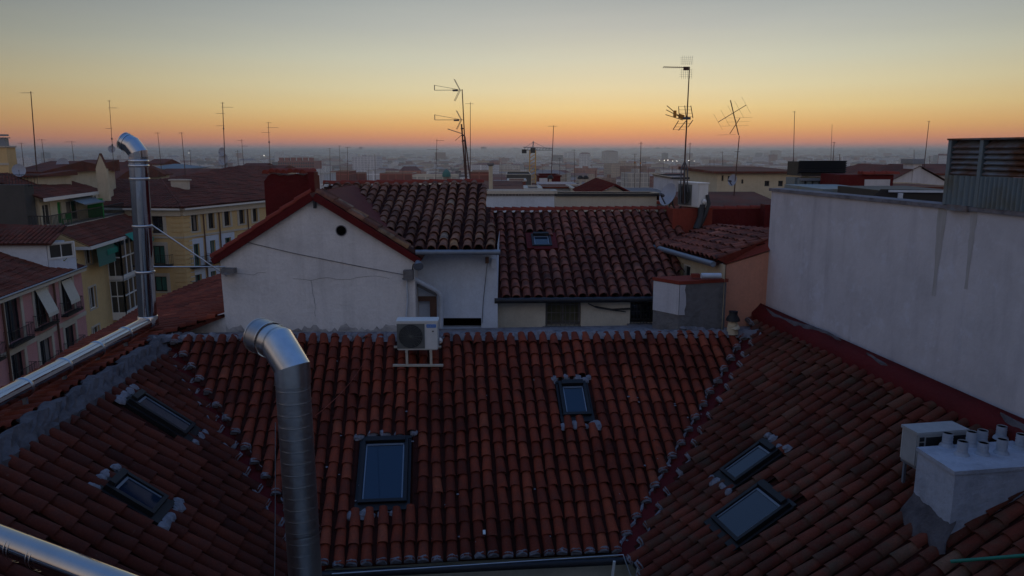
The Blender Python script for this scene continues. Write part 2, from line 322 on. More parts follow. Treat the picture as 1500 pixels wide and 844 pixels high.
# ================================================================ tiled slopes
def plane3(a, b, c):
    n = (b - a).cross(c - a).normalized()
    if n.z < 0: n = -n
    return (a, n)
def axes(pl):
    o, n = pl; s = V((-n.y, n.x, 0)).normalized(); t = n.cross(s)
    if t.z < 0: t = -t
    return s, t
def lump_noise(s, t, k): return math.sin(s*1.7 + k) * .012 + math.sin(t*2.3 + s*.9 + k*2) * .01
def tile_slope(name, poly, mat, parent, sp=.212, ex=.3, holes=(), low=None, high=None, seed=1, arch=.082, label=None, skew=None, lowjit=.03, tones=None):
    random.seed(seed); poly = [V(p) for p in poly]; pl = plane3(poly[0], poly[1], poly[2]); o, n = pl; S, Tt = axes(pl)
    if skew:                                                   # tiles laid a little off the fall line
        Tt = (Tt + S * skew).normalized()
        S = Tt.cross(n) if Tt.cross(n).dot(S) > 0 else -Tt.cross(n)
    P2 = [((p-o).dot(S), (p-o).dot(Tt)) for p in poly]
    s0, s1 = min(p[0] for p in P2), max(p[0] for p in P2)
    mb = MB(); nc = max(1, int((s1-s0)/sp)); sp_ = (s1-s0)/nc
    def span(s):
        ts = []
        for i in range(len(P2)):
            (a, b), (c, d) = P2[i], P2[(i+1) % len(P2)]
            if (a - s) * (c - s) < 0: ts.append(b + (d-b)*(s-a)/(c-a))
        return (min(ts), max(ts)) if len(ts) >= 2 else None
    ws = lambda s, t, h: o + S*s + Tt*t + n*h
    # underlay
    mb.add([p + n*(-.03) for p in poly] + [p - n*.10 for p in poly], [tuple(range(len(poly)))] + [tuple(range(len(poly), 2*len(poly)))[::-1]] +
           [(i, (i+1) % len(poly), len(poly)+(i+1) % len(poly), len(poly)+i) for i in range(len(poly))], 0.0)
    def blocked(s, t, mar=0):
        return any(abs((c-o).dot(S)-s) < w/2+mar and abs((c-o).dot(Tt)-t) < l/2+mar for c, w, l in holes)
    SEG = 7
    for i in range(nc):
        sc = s0 + (i+.5)*sp_; r = span(sc)
        coljit = random.uniform(-.012, .012)
        if r:
            t = r[0] - random.uniform(0, lowjit); first = True; k0 = random.random()*6; colt = random.uniform(-.10, .10)
            while t < r[1] - .08:
                e = ex * random.uniform(.94, 1.06); t2 = min(t + e*1.16, r[1] + .02)
                if not blocked(sc, (t+t2)/2, .03):
                    sl_ = 2.2 if random.random() < .06 else 1; wob = random.uniform(-.007, .007)*sl_; rot = random.uniform(-.010, .010)*sl_
                    rl, rh = sp_*.405*random.uniform(.95, 1.05), sp_*.33
                    tn = min(1, max(0, random.betavariate(5, 5) + colt + (.3 if random.random() < .03 else 0))); dz = lump_noise(sc, t, seed)
                    A = []; B = []; I = []
                    for k in range(SEG+1):
                        an = math.pi*k/SEG; cs, sn = math.cos(an), math.sin(an)
                        A.append(ws(sc + coljit + wob + rot + rl*cs, t, .034 + dz + arch*1.0*sn))
                        B.append(ws(sc + coljit + wob - rot + rh*cs, t2, .012 + dz + arch*.82*sn))
                        I.append(ws(sc + coljit + wob + rot + (rl-.014)*cs, t + .004, .034 + dz - .002 + (arch-.015)*sn))
                    mb.add(A + B, [(k, k+1, SEG+2+k, SEG+1+k) for k in range(SEG)], tn, 0, True)
                    mb.add(A + I, [(k+1, k, SEG+1+k, SEG+2+k) for k in range(SEG)], tn*.6, 0, False)
                    if first and low is not None:
                        c = ws(sc + coljit, t + .005, .02)
                        Q = [ws(sc + coljit + (rl*random.uniform(.85, 1.06))*math.cos(math.pi*k/6), t - .008 - random.uniform(0, .025), .0 + dz + (arch+.03)*random.uniform(.8, 1.03)*math.sin(math.pi*k/6)) for k in range(7)]
                        Q2 = [ws(sc + coljit + (rl*1.03)*math.cos(math.pi*k/6), t + .02 + random.uniform(0, .03), .022 + dz + (arch+.020)*math.sin(math.pi*k/6)) for k in range(7)]
                        low.add(Q + Q2, [tuple(range(7))] + [(k, k+1, 8+k, 7+k) for k in range(6)])
                first = False; t += e
            if high is not None:
                for q in range(2):
                    high.lump(ws(sc + random.uniform(-.05, .05), r[1] + random.uniform(-.08, .05), .0), random.uniform(.06, .1), .9, axes=(S, Tt, n))
        # channel between this column and the next
        sc2 = sc + sp_/2; r = span(sc2)
        if r:
            t = r[0]
            while t < r[1]:
                t2 = min(t + ex, r[1])
                if not blocked(sc2, (t+t2)/2, 0):
                    w = sp_*.36; tn = max(0, random.betavariate(2, 3)*.3)
                    A = [ws(sc2 + w*math.cos(math.pi*k/4), t, .046 - .045*math.sin(math.pi*k/4)) for k in range(5)]
                    B = [ws(sc2 + w*math.cos(math.pi*k/4), t2, .034 - .045*math.sin(math.pi*k/4)) for k in range(5)]
                    mb.add(A + B, [(k, k+1, 6+k, 5+k) for k in range(4)], tn, 1, True)
                t = t2
    ob = mb.build(name, [mat, T['channel_dark']], parent)
    if label: part(ob, label)
    return pl
def ridge_row(mb, a, b, r=.09, ln=.36, up=V((0, 0, 1))):      # row of cover tiles along a ridge or a rake
    a, b = V(a), V(b); L = (b-a).length; d = (b-a)/L; s = d.cross(up).normalized(); u = s.cross(d); k = max(1, int(L/ln))
    for i in range(k):
        p0 = a + d*(L*i/k); p1 = a + d*(L*(i+1.12)/k); j = s*random.uniform(-.01, .01)
        A = [p0 + j + s*r*math.cos(math.pi*q/6) + u*(r*math.sin(math.pi*q/6)+.012) for q in range(7)]
        B = [p1 - j + s*r*.86*math.cos(math.pi*q/6) + u*(r*.82*math.sin(math.pi*q/6)) for q in range(7)]
        mb.add(A + B, [(q, q+1, 8+q, 7+q) for q in range(6)], None, 0, True); mb.add(A, [tuple(range(7))])
def mortar_band(mb, pts, w, h, n=V((0, 0, 1)), seg=.16, m=0):  # lumpy strip along a path
    for a, b in zip(pts, pts[1:]):
        a, b = V(a), V(b); L = (b-a).length; k = max(1, int(L/seg)); d = (b-a)/L; s = d.cross(n).normalized()
        rows = []
        for i in range(k+1):
            p = a + (b-a)*i/k; q = random.uniform
            rows.append([p - s*w*q(.46, .62) - n*.05, p - s*w*q(.2, .4) + n*h*q(.4, .9), p + n*h*q(.7, 1.2), p + s*w*q(.2, .4) + n*h*q(.4, .9), p + s*w*q(.46, .62) - n*.05])
        P = [v for r_ in rows for v in r_]
        mb.add(P, [(i*5+j, i*5+j+1, (i+1)*5+j+1, (i+1)*5+j) for i in range(k) for j in range(4)], None, m, True)

# ================================================================ walls with openings
def wall_open(mb, A, U, Nn, L, z0, z1, ops, reveal=.18, thick=None):
    """vertical wall from ground point A along unit U, outward normal Nn, openings (u0,u1,z0,z1) in world z"""
    us = sorted(set([0, L] + [min(max(o[i], 0), L) for o in ops for i in (0, 1)])); zs = sorted(set([z0, z1] + [min(max(o[i], z0), z1) for o in ops for i in (2, 3)]))
    P = lambda u, z, k=0: V((A.x, A.y, 0)) + U*u + V((0, 0, z)) - Nn*k
    for a, b in zip(us, us[1:]):
        for c, d in zip(zs, zs[1:]):
            um, zm = (a+b)/2, (c+d)/2
            if any(o[0] < um < o[1] and o[2] < zm < o[3] for o in ops): continue
            mb.quad(P(a, c), P(b, c), P(b, d), P(a, d), .5)
    for o in ops:
        a, b, c, d = o[:4]
        mb.quad(P(a, c), P(a, d), P(a, d, reveal), P(a, c, reveal), .5); mb.quad(P(b, d), P(b, c), P(b, c, reveal), P(b, d, reveal), .5)
        mb.quad(P(a, c), P(b, c), P(b, c, reveal), P(a, c, reveal), .5); mb.quad(P(a, d), P(b, d), P(b, d, reveal), P(a, d, reveal), .5)
class Face:
    """a facade line between two ground points; converts photo points lying on it"""
    def __init__(s, a, b):
        s.a = V((a.x, a.y, 0)); s.b = V((b.x, b.y, 0)); s.U = (s.b-s.a).normalized(); s.L = (s.b-s.a).length
        s.N = V((s.U.y, -s.U.x, 0))
        if s.N.dot(-s.a) < 0: s.N = -s.N
    def hit(s, px, py):
        r = ray(px, py); k = s.a.dot(s.N) / r.dot(s.N); p = r*k; return (p - s.a).dot(s.U), p.z
    def rect(s, x0, y0, x1, y1):
        u0, _ = s.hit(x0, (y0+y1)/2); u1, _ = s.hit(x1, (y0+y1)/2); _, z1 = s.hit((x0+x1)/2, y0); _, z0 = s.hit((x0+x1)/2, y1)
        return (min(u0, u1), max(u0, u1), z0, z1)
    def P(s, u, z, k=0): return s.a + s.U*u + V((0, 0, z)) + s.N*k
def window(face, o, parent, trim=None, tw=.14, bars=(1, 0), frame='whitepaint', glass='glass', inset=.14, name='window', fw=.05):
    u0, u1, z0, z1 = o; up = V((0, 0, 1)); f = MB(); g = MB(); U, Nn = face.U, face.N
    def bar(ua, ub, za, zb, k=-inset, dp=.03): f.obox(face.P((ua+ub)/2, (za+zb)/2, k), U*(ub-ua)/2, Nn*dp, up*(zb-za)/2, .5)
    bar(u0, u0+fw, z0, z1); bar(u1-fw, u1, z0, z1); bar(u0+fw, u1-fw, z0, z0+fw); bar(u0+fw, u1-fw, z1-fw, z1)
    for i in range(bars[0]): c = u0 + (u1-u0)*(i+1)/(bars[0]+1); bar(c-fw*.4, c+fw*.4, z0+fw, z1-fw, -inset, .02)
    for i in range(bars[1]): c = z0 + (z1-z0)*(i+1)/(bars[1]+1); bar(u0+fw, u1-fw, c-fw*.35, c+fw*.35, -inset, .016)
    fo = f.build(name, T[frame], parent)
    g.quad(face.P(u0, z0, -inset-.025), face.P(u1, z0, -inset-.025), face.P(u1, z1, -inset-.025), face.P(u0, z1, -inset-.025), .5)
    g.build('pane', T[glass], fo)
    if glass == 'glass' and (u1-u0) > .6 and random.random() < .6:
        c_ = MB(); k_ = (u1-u0)*random.uniform(.25, .42); s_ = u0+fw if random.random() < .5 else u1-fw-k_; c_.quad(face.P(s_, z0+fw, -inset-.015), face.P(s_+k_, z0+fw, -inset-.015), face.P(s_+k_, z1-fw, -inset-.015), face.P(s_, z1-fw, -inset-.015), .5); c_.build('curtain', T['curtain'], fo)
    if trim:
        t = MB()
        for a, b, c, d in ((u0-tw, u0, z0-tw*.5, z1+tw), (u1, u1+tw, z0-tw*.5, z1+tw), (u0, u1, z1, z1+tw), (u0, u1, z0-tw*.5, z0)):
            t.obox(face.P((a+b)/2, (c+d)/2, .012), U*(b-a)/2, Nn*.035, up*(d-c)/2, .5)
        t.build('surround', T[trim], fo)
    return fo
def railing(face, u0, u1, z0, h, k, parent, name='balcony', slab=True, step=.13):
    mb = MB(); U, Nn = face.U, face.N; up = V((0, 0, 1))
    if slab: mb.obox(face.P((u0+u1)/2, z0-.06, k/2), U*(u1-u0)/2, Nn*k/2, up*.06, .5)
    pts = [(u0, 0), (u0, k), (u1, k), (u1, 0)]
    for (a, p), (b, q) in zip(pts, pts[1:]):
        for hh in (.08, h): mb.beam(face.P(a, z0+hh, p), face.P(b, z0+hh, q), .035, .03)
        L = math.hypot(b-a, q-p); n = max(1, int(L/step))
        for i in range(n+1):
            w = i/n; x = face.P(a+(b-a)*w, z0, p+(q-p)*w); mb.beam(x, x + up*h, .018, .018)
    return mb.build(name, T['iron'], parent)
def solid_from(poly_xy, z0, z1, mb, t=.5, m=0):
    mb.prism([V((p.x, p.y, z0)) for p in poly_xy], V((0, 0, z1-z0)), t, m)

# ================================================================ THE TILED COURTYARD BUILDING
ZR, ZE, GZ = -3.6, -6.0, -25.0
UP = V((0, 0, 1))
EL, ER = AZ(460, 830, ZE), AZ(920, 808, ZE)
RR = AZ(1105, 488, ZR); main_pl = plane3(EL, ER, RR); RL = PLN(240, 497, main_pl)
LN = AZ(0, 647, RL.z); WN = AZ(1490, 637, RR.z); WF = AZ(1119, 475, RR.z)
ldir = (LN - RL).normalized(); LX = RL + ldir * ((RL.y - 1.5) / -ldir.y)
wdir = (WN - WF).normalized(); WX = WF + wdir * ((WF.y - 1.5) / -wdir.y)
lpl = plane3(EL, RL, LX); rpl = plane3(ER, RR, WX)
def eave_ext(e, d, y): return e + d * ((e.y - y) / -d.y)
LEX = eave_ext(EL, V((ldir.x, ldir.y, 0)).normalized(), 1.5)
rdir = V((-rpl[1].y, rpl[1].x, 0)).normalized(); rdir = rdir if rdir.y < 0 else -rdir
REX = eave_ext(ER, rdir, 1.5)
bld = E_('courtyard_apartment_building', (ER.x - 2, ER.y + 2, GZ), 'near building with deep red clay tile slopes on three sides of a courtyard', 'apartment building')
def sky_spec(px, py, pl, w, l, skew=0):
    c = PLN(px, py, pl); return (c, w, l)
SKM = [sky_spec(563, 691, main_pl, .76, 1.22), sky_spec(841, 587, main_pl, .50, .76)]
SKL = [sky_spec(235, 610, lpl, .44, 1.0), sky_spec(197, 727, lpl, .50, .70)]
SKR = [sky_spec(1100, 680, rpl, .46, .84), sky_spec(1101, 754, rpl, .74, .92)]
vm = MB(); pm = MB(); hm = MB()
Vc = (RR - ER); vn = .13
tile_slope('rear_roof_slope', [EL + V((.15, .02, 0)), ER + V((-.15, .04, 0)), RR + V((-.19, -.02, 0)), RL + V((.17, -.02, 0))], T['red_tile'], bld, sp=.207, ex=.285, arch=.078, holes=[(c, w+.12, l+.12) for c, w, l in SKM], low=pm, high=hm, seed=3)
fl = (WX - WF).cross(UP).normalized()
fl = fl if fl.x < 0 else -fl
def on_plane_xy(p, pl): o, n = pl; return V((p.x, p.y, o.z - ((p.x-o.x)*n.x + (p.y-o.y)*n.y)/n.z))
F1, F2 = on_plane_xy(WF + fl*.33, rpl), on_plane_xy(WX + fl*.33, rpl)
RR2 = on_plane_xy(RR + (ER-RR).normalized()*.25, rpl)
tile_slope('right_roof_slope', [ER + V((.06, -.16, 0)), REX, F2, F1, RR2 + V((.04, -.15, 0))], T['mossy_tile'], bld, sp=.212, ex=.31, arch=.078, holes=[(c, w+.12, l+.12) for c, w, l in SKR], low=pm, seed=11, lowjit=.12)
L1 = on_plane_xy(RL + V((.22, -.24, 0)), lpl); L2 = on_plane_xy(LX + V((.2, 0, 0)), lpl)
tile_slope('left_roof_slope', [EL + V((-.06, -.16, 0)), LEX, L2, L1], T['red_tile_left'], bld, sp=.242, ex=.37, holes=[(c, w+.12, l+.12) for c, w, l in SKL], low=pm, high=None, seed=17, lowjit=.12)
# valleys: painted red channels
for a, b in ((ER, RR), (EL, RL)):
    vb = MB(); d = (b-a).normalized(); sd_ = V((-d.y, d.x, 0)).normalized(); vb.prism([a - sd_*.24 + UP*.06 - d*.1, a + UP*.02 - d*.1, a + sd_*.24 + UP*.06 - d*.1, a - UP*.12 - d*.1], (b-a) + d*.1)
    vb.build('valley', T['redpaint'], bld)
    for sgn in (-1, 1):
        pth = [a + (b-a)*(j/70) + sd_*sgn*(.150 + .016*math.sin(j*1.9) + random.uniform(-.012, .012)) + UP*(.055 + random.uniform(-.01, .02)) for j in range(71)]
        for u_, v_ in zip(pth, pth[1:]):
            if random.random() < .93: mortar_band(vm, [u_, v_], random.uniform(.035, .06), random.uniform(.012, .03), seg=.09)
vm.build('valley_mortar', T['palemortar'], bld); pm.build('tile_end_mortar', T['palemortar'], bld)
# ridge ledge and mortar against the houses behind
hb = MB(); mortar_band(hb, [RL + V((-.1, .02, .0)), RR + V((.1, .02, .0))], .34, .075)
hb.v += []; b0 = MB(); b0.prism([setz(RL, ZR-.4) + V((-.2, .05, 0)), setz(RR, ZR-.4) + V((.25, .05, 0)), setz(RR, ZR-.4) + V((.25, .9, 0)), setz(RL, ZR-.4) + V((-.2, .9, 0))], V((0, 0, .39)))
hb.build('ridge_mortar', T['mortar'], bld); hm.build('tile_top_mortar', T['palemortar'], bld); b0.build('ridge_ledge', T['mortar'], bld)
# red flashing against the party wall
fb = MB(); rows = []
K = 60
for i in range(K+1):
    w = i/K; a = WF + (WX-WF)*w; q = random.uniform
    o1 = on_plane_xy(a + fl*(.33 + q(-.03, .05)), rpl)
    rows += [a + UP*.22, a + fl*.04 + UP*(.20), on_plane_xy(a + fl*.12, rpl) + UP*.16, on_plane_xy(a + fl*.24, rpl) + UP*(.13 + q(-.02, .02)), o1 + UP*.10, o1 - UP*.03]
fb.add(rows, [(i*6+j, i*6+j+1, (i+1)*6+j+1, (i+1)*6+j) for i in range(K) for j in range(5)], .5, 0, True); fb.build('red_flashing', T['redpaint'], bld)
mb = MB()
for s0_, s1_ in ((.025, .2), (.25, .29), (.44, .52)):
    k = max(4, int((s1_-s0_)*110)); rows = []
    for i in range(k+1):
        e_ = math.sin(math.pi*i/k)**.4; a = WF + (WX-WF)*(s0_ + (s1_-s0_)*i/k); m0 = .17 + .04*math.sin(i*.31)
        for q in (-1, -.3, .3, 1):
            kk = m0 + q*.045*e_*random.uniform(.5, 1.3); p = on_plane_xy(a + fl*kk, rpl); rows.append(p + UP*(.158 - max(0, kk-.12)*.2 + (.012 if abs(q) < 1 else -.02) + random.uniform(0, .01)))
    mb.add(rows, [(i*4+j, i*4+j+1, (i+1)*4+j+1, (i+1)*4+j) for i in range(k) for j in range(3)], .5)
mb.build('flashing_repair', T['ridgemortar'], bld)
mb = MB(); mb.beam(WF + UP*.235 + fl*.02, WX + UP*.235 + fl*.02, .03, .025); mb.build('flashing_strip', T['mortar'], bld)
# left ridge: grey mortar ledge, outer low slope
lb = MB(); K = 150; rows = []; random.seed(77)
for i in range(K+1):
    w = i/K; a = RL + (LX-RL)*w; b = L1 + (L2-L1)*w; q = random.uniform; dv_ = (b - a)
    wob = .05*math.sin(i*.35) + .04*math.sin(i*.9+1)
    rows += [a + V((-.16 + wob + q(-.05, .05), 0, .0)), a + V((-.1 + wob, q(-.02, .02), .045 + q(-.02, .03))), a + V((.05 + q(-.02, .02), 0, .07 + q(-.02, .03))), a + dv_*.55 + V((q(-.02, .02), 0, .07 + q(-.025, .03))), b + V((-.05+q(-.03, .03), 0, .09 + q(-.02, .02))), b + V((q(-.03, .06), 0, .03)), b + V((.03, 0, -.12))]
lb.add(rows, [(i*7+j, i*7+j+1, (i+1)*7+j+1, (i+1)*7+j) for i in range(K) for j in range(6)], .5, 0, False)
for i in range(30): lb.lump(RL + V((random.uniform(-.25, .45), random.uniform(-.25, .5), -.0)), random.uniform(.06, .15), .5)
lb.build('left_ridge_mortar', T['ridgemortar'], bld)
OZ = -4.0
gx0 = AY(333, 458, 14.85).x
o_far, o_mid, o_near = AZ(228, 431, OZ), AZ(90, 531, OZ), AZ(0, 592, OZ)
gl, gl2 = D(331, 462, 14.6), D(330, 402, 18.6)
opl = plane3(RL + V((-.25, 0, 0)), LX + V((-.25, 0, 0)), o_mid)
on2 = on_plane_xy(o_near + (o_near - o_mid)*2.2, opl)
of2 = on_plane_xy(o_far, opl)
tile_slope('outer_roof_slope', [RL + V((-.22, .1, -.02)), LX + V((-.22, 0, -.02)), setz(on2, on2.z), of2, PLN(329, 404, opl), on_plane_xy(V((gx0, 14.85, 0)), opl)], T['red_tile'], bld, sp=.24, ex=.36, seed=23)
# eaves: gutter, facade below, courtyard walls
cw = MB(); ins = .35
q = [EL + V((-ins*.7, ins, 0)), ER + V((ins*.7, ins, 0)), REX + V((ins, 0, 0)), LEX + V((-ins, 0, 0))]
back = [RL + V((-1.2, .9, 0)), RR + V((.2, .9, 0))]
for a, b in ((q[0], q[1]), (q[1], q[2]), (q[3], q[0])):
    cw.quad(setz(a, GZ), setz(b, GZ), setz(b, ZE-.05), setz(a, ZE-.05))
cw.quad(setz(of2, GZ), setz(on2, GZ), setz(on2, on2.z-.1), setz(of2, of2.z-.1))
cw.quad(setz(q[0], ZE-.3), setz(q[1], ZE-.3), setz(q[1], ZE-.06) + V((0, -.3, 0)), setz(q[0], ZE-.06) + V((0, -.3, 0)))
cw.build('courtyard_wall', T['palecream'], bld)
gm = MB(); gm.tube([EL + V((-.1, -.06, -.11)), ER + V((.05, -.06, -.11))], .06, 8); gm.tube([ER + V((.1, -.1, -.13)), REX + V((-.05, 0, -.13))], .06, 8); gm.tube([EL + V((.05, -.1, -.13)), LEX + V((.05, 0, -.13))], .06, 8)
gm.build('gutter', T['darkmetal'], bld)
for px in (898, 934):
    gm = MB(); a = AZ(px, 815, ZE+.05) + V((0, -.14, 0)); gm.beam(a, a + V((-.05, 0, -.55)), .035, .035, V((0, 1, 0))); gm.build('gutter_bracket', T['whitepaint'], bld)
gm = MB(); gm.tube([EL + V((.3, -.16, -.02)), ER + V((-.1, -.16, .04)), ER + V((.1, -.3, -.5))], .008, 5); gm.build('eave_cable', T['pvc'], bld)

def skylight(c, w, l, pl, parent, hood='top', hgt=.10, rim=.055, glass='skyglass', mort=True, label=None, bottom=None):
    n = pl[1]; S, Tt = axes(pl); f = MB(); P = lambda s, t, h: c + S*s + Tt*t + n*h
    ob = lambda mb, s0, s1, t0, t1, h0, h1: mb.obox(P((s0+s1)/2, (t0+t1)/2, (h0+h1)/2), S*abs(s1-s0)/2, Tt*abs(t1-t0)/2, n*(h1-h0)/2, .5)
    W2, H2 = w/2, l/2
    ob(f, -W2, -W2+rim, -H2, H2, -.02, hgt); ob(f, W2-rim, W2, -H2, H2, -.02, hgt)
    ob(f, -W2+rim, W2-rim, -H2, -H2+rim, -.02, hgt); ob(f, -W2+rim, W2-rim, H2-rim*1.6, H2, -.02, hgt+.045)
    fo = f.build('skylight', T['frameblack'], parent)
    if label: part(fo, label)
    g_ = MB(); h = hgt-.035; g_.quad(P(-W2+rim, -H2+rim, h), P(W2-rim, -H2+rim, h), P(W2-rim, H2-rim*1.6, h), P(-W2+rim, H2-rim*1.6, h), .5); g_.build('pane', T[glass], fo)
    b_ = MB(); r2 = rim + .012
    for s0, s1, t0, t1 in ((-W2+r2, -W2+r2+.018, -H2+r2, H2-rim*2), (W2-r2-.018, W2-r2, -H2+r2, H2-rim*2), (-W2+r2, W2-r2, H2-rim*2.6, H2-rim*2)): ob(b_, s0, s1, t0, t1, h-.002, h+.012)
    b_.build('inner_trim', T['gutter'], fo)
    a_ = MB()
    ob(a_, -W2-.05, -W2-.005, -H2-.06, H2+.06, -.03, .035); ob(a_, W2+.005, W2+.05, -H2-.06, H2+.06, -.03, .035); ob(a_, -W2-.05, W2+.05, H2+.005, H2+.06, -.03, .05)
    ob(a_, -W2-.05, W2+.05, -H2-.12, -H2-.005, -.02, .045); a_.build('flashing', T['frameblack'], fo)
    if mort:
        m_ = MB()
        k_ = int(w/.2) + 2
        for i in range(k_):
            s = -W2 - .05 + (w+.1)*i/(k_-1) + random.uniform(-.03, .03)
            for q_ in range(2): m_.lump(P(s + random.uniform(-.05, .05), H2+.09+random.uniform(-.03, .05), .02), random.uniform(.055, .095), .75, axes=(S, Tt, n))
            if mort == 2 or random.random() < .75:
                for q_ in range(3 if mort == 2 else 2): m_.lump(P(s + random.uniform(-.07, .07), -H2-.15-random.uniform(0, .10 if mort == 2 else .05), .01), random.uniform(.06, .11), .55, axes=(S, Tt, n))
        m_.build('mortar', T['palemortar'], fo)
labs = ['wide tall skylight left of centre', 'small skylight with broken mortar below']
for (c, w, l), lb_ in zip(SKM, labs): skylight(c, w, l, main_pl, bld, label=lb_, mort=2 if w < .6 else 1)
for c, w, l in SKL: skylight(c, w, l, lpl, bld, mort=1, glass='skyglass')
for c, w, l in SKR: skylight(c, w, l, rpl, bld, mort=1 if w < .7 else 0)
# broken tiles and crumbs scattered on the slopes
cr = MB()
random.seed(5)
for i in range(70):
    w, t_ = random.random(), random.random(); a = EL + (ER-EL)*w; b = RL + (RR-RL)*w; cr.lump(a + (b-a)*t_ + main_pl[1]*.05, random.uniform(.012, .03), .7)
cr.build('mortar_crumbs', T['palemortar'], bld)

# ================================================================ THE BIG PARTY WALL (right)
wb = E_('party_wall_building', (WF.x + 3, 9, GZ), 'tall blank pale plastered party wall with long dirt runs on the right', 'building')
wz = -.82; wn = -fl                                              # outward from courtyard is fl; building lies behind (wn)
W0, W1_ = WF + wdir*(-.02), WF + wdir*15
mb = MB(); mb.prism([setz(W0, GZ), setz(W1_, GZ), setz(W1_, GZ) + wn*.28, setz(W0, GZ) + wn*.28], V((0, 0, wz - GZ))); mb.build('party_wall', T['partywall'], wb)
mb = MB(); mb.prism([setz(W0, wz+.003) + fl*.04 - wdir*.04, setz(W1_, wz+.003) + fl*.04, setz(W1_, wz+.003) + wn*.32, setz(W0, wz+.003) + wn*.32 - wdir*.04], V((0, 0, .055))); mb.build('coping', T['mortar'], wb)
mb = MB(); mb.prism([setz(W0, GZ) + wn*.29, setz(W1_, GZ) + wn*.29, setz(W1_, GZ) + wn*7, setz(W0, GZ) + wn*7], V((0, 0, wz - .5 - GZ))); mb.build('roof_terrace', T['roughgrey'], wb)
pw = Face(W0, W1_)
def wallu(px, py): return pw.hit(px, py)[0]
mb = MB()
for x0, x1, y1 in ((1373, 1386, 435), (1421, 1432, 425)):
    ua, ub = wallu(x0, 320), wallu(x1, 320); _, zb = pw.hit(x0, y1); n_ = 8
    jl = [random.uniform(-.01, .02) for _ in range(n_+1)]
    P = []
    for i in range(n_+1):
        z = wz + (zb-wz)*i/n_; sh = 1 - .55*i/n_; P += [pw.P((ua+ub)/2 - (ub-ua)*.5*sh + jl[i], z, .004), pw.P((ua+ub)/2 + (ub-ua)*.5*sh - jl[i], z, .004)]
    mb.add(P, [(i*2, i*2+1, i*2+3, i*2+2) for i in range(n_)], .5)
mb.build('rust_stain', T['rustrun'], wb)
# plant enclosure on top of the wall
en = E_('plant_enclosure', setz(pw.P(wallu(1432, 304), 0), wz+.06), 'rusted louvred metal plant enclosure with corrugated skirt on the right wall', 'ventilation enclosure')
u0, u1, ub = wallu(1386, 302), wallu(1430, 305), wallu(1386, 302)+4
zt = pw.hit(1432, 205)[1]; zm = pw.hit(1432, 258)[1]; zb = wz + .062
def prof_sheet(a, b, z0, z1, k, step=.1, dp=.035):
    s = MB(); n_ = max(2, int((b-a)/step)); P = []
    for i in range(n_*4+1):
        u = a + (b-a)*i/(n_*4); dd = dp if i % 4 in (1, 2) else 0
        P += [pw.P(u, z0, k+dd), pw.P(u, z1, k+dd)]
    s.add(P, [(i*2, i*2+2, i*2+3, i*2+1) for i in range(n_*4)], .5); return s
prof_sheet(u0, u1-.03, zb, zm, .0).build('corrugated_skirt', T['corr'], en)
prof_sheet(u1+.06, ub, zb, zm, .03, .075, .03).build('corrugated_skirt', T['corr'], en)
for a, b in ((u0+.04, u1-.02), (u1+.07, ub)):
    s = MB(); n_ = 6
    for i in range(n_):
        z = zm + .03 + (zt - zm - .05)*i/n_; h = (zt-zm)/n_
        c = pw.P((a+b)/2, z + h*.45, -.03); s.obox(c, pw.U*(b-a)/2, (pw.N*.06 - UP*.05), (pw.N*.006 + UP*.008), .5)
    s.obox(pw.P((a+b)/2, (zm+zt)/2, -.16), pw.U*(b-a)/2, pw.N*.004, UP*(zt-zm)/2, .5)
    s.build('louvre_panel', T['rustlouvre'], en)
for u in (u0, u1+.02, ub):
    s = MB(); s.obox(pw.P(u, (zb+zt)/2, .0), pw.U*.03, pw.N*.045, UP*(zt-zb)/2, .5); s.build('post', T['corr'], en)
s = MB(); s.obox(pw.P((u0+ub)/2, zt+.012, -.5), pw.U*((ub-u0)/2+.04), pw.N*.56, UP*.012, .5); s.obox(pw.P(u0+.005, (zb+zt)/2, -.55), pw.U*.005, pw.N*.5, UP*(zt-zb)/2, .5); s.build('top_sheet', T['rustlouvre'], en)
s = MB(); s.obox(pw.P(wallu(1408, 305), wz+.03, .055), pw.U*.18, pw.N*.02, UP*.04, .5); s.build('rusty_bracket', T['rustlouvre'], en)
vs = E_('vent_stack', setz(pw.P(wallu(1499, 208), 0, -.6), zt+.03), 'short brown capped vent stack at the right edge above the louvred enclosure', 'vent')
s = MB(); c = vs.location; s.box(c + V((-.09, -.09, 0)), c + V((.2, .2, .13))); s.build('stack', T['rustlouvre'], vs); s = MB(); s.box(c + V((-.12, -.12, .15)), c + V((.25, .25, .17))); s.build('cap', T['darkmetal'], vs)

# ================================================================ GABLE HOUSE
YG = 14.78
gh = E_('gable_house', (-4.4, YG + 2.5, GZ), 'white gabled house with red rakes and a round vent behind the courtyard roof', 'house')
gx = lambda px, py, y=YG: AY(px, py, y)
apex, rl, rr_ = gx(460, 290), gx(322, 380), gx(607, 380)
bl, br = gx(331, 495), gx(598, 495)
lbx = setz(gx(246, 497), ZR-.2)
outl = [V((rr_.x, YG, -4.2)), V((rr_.x, YG, rr_.z)), apex, V((rl.x, YG, rl.z)), V((gx(331, 470).x, YG, -4.2))]
mb = MB(); mb.prism(outl, V((0, 3.6, 0)), .5)
wl = [V((lbx.x, YG+.02, -4.2)), V((bl.x+.02, YG+.02, -4.2)), V((bl.x+.02, YG+.02, gx(331, 458).z)), V((gx(240, 487).x, YG+.02, gx(240, 487).z))]
mb.prism(wl, V((0, .3, 0)), .5)
mb.build('gable_wall', T['gable'], gh)
m = MT('damp_stain_render', .95); k = m.ramp(m.noise(3, 7, (1, 1, 1.6)), [(.38, (.20, .19, .19)), (.62, (.52, .50, .48))]); T['damp'] = m.col(k)
mb = MB(); rows = []; K = 60
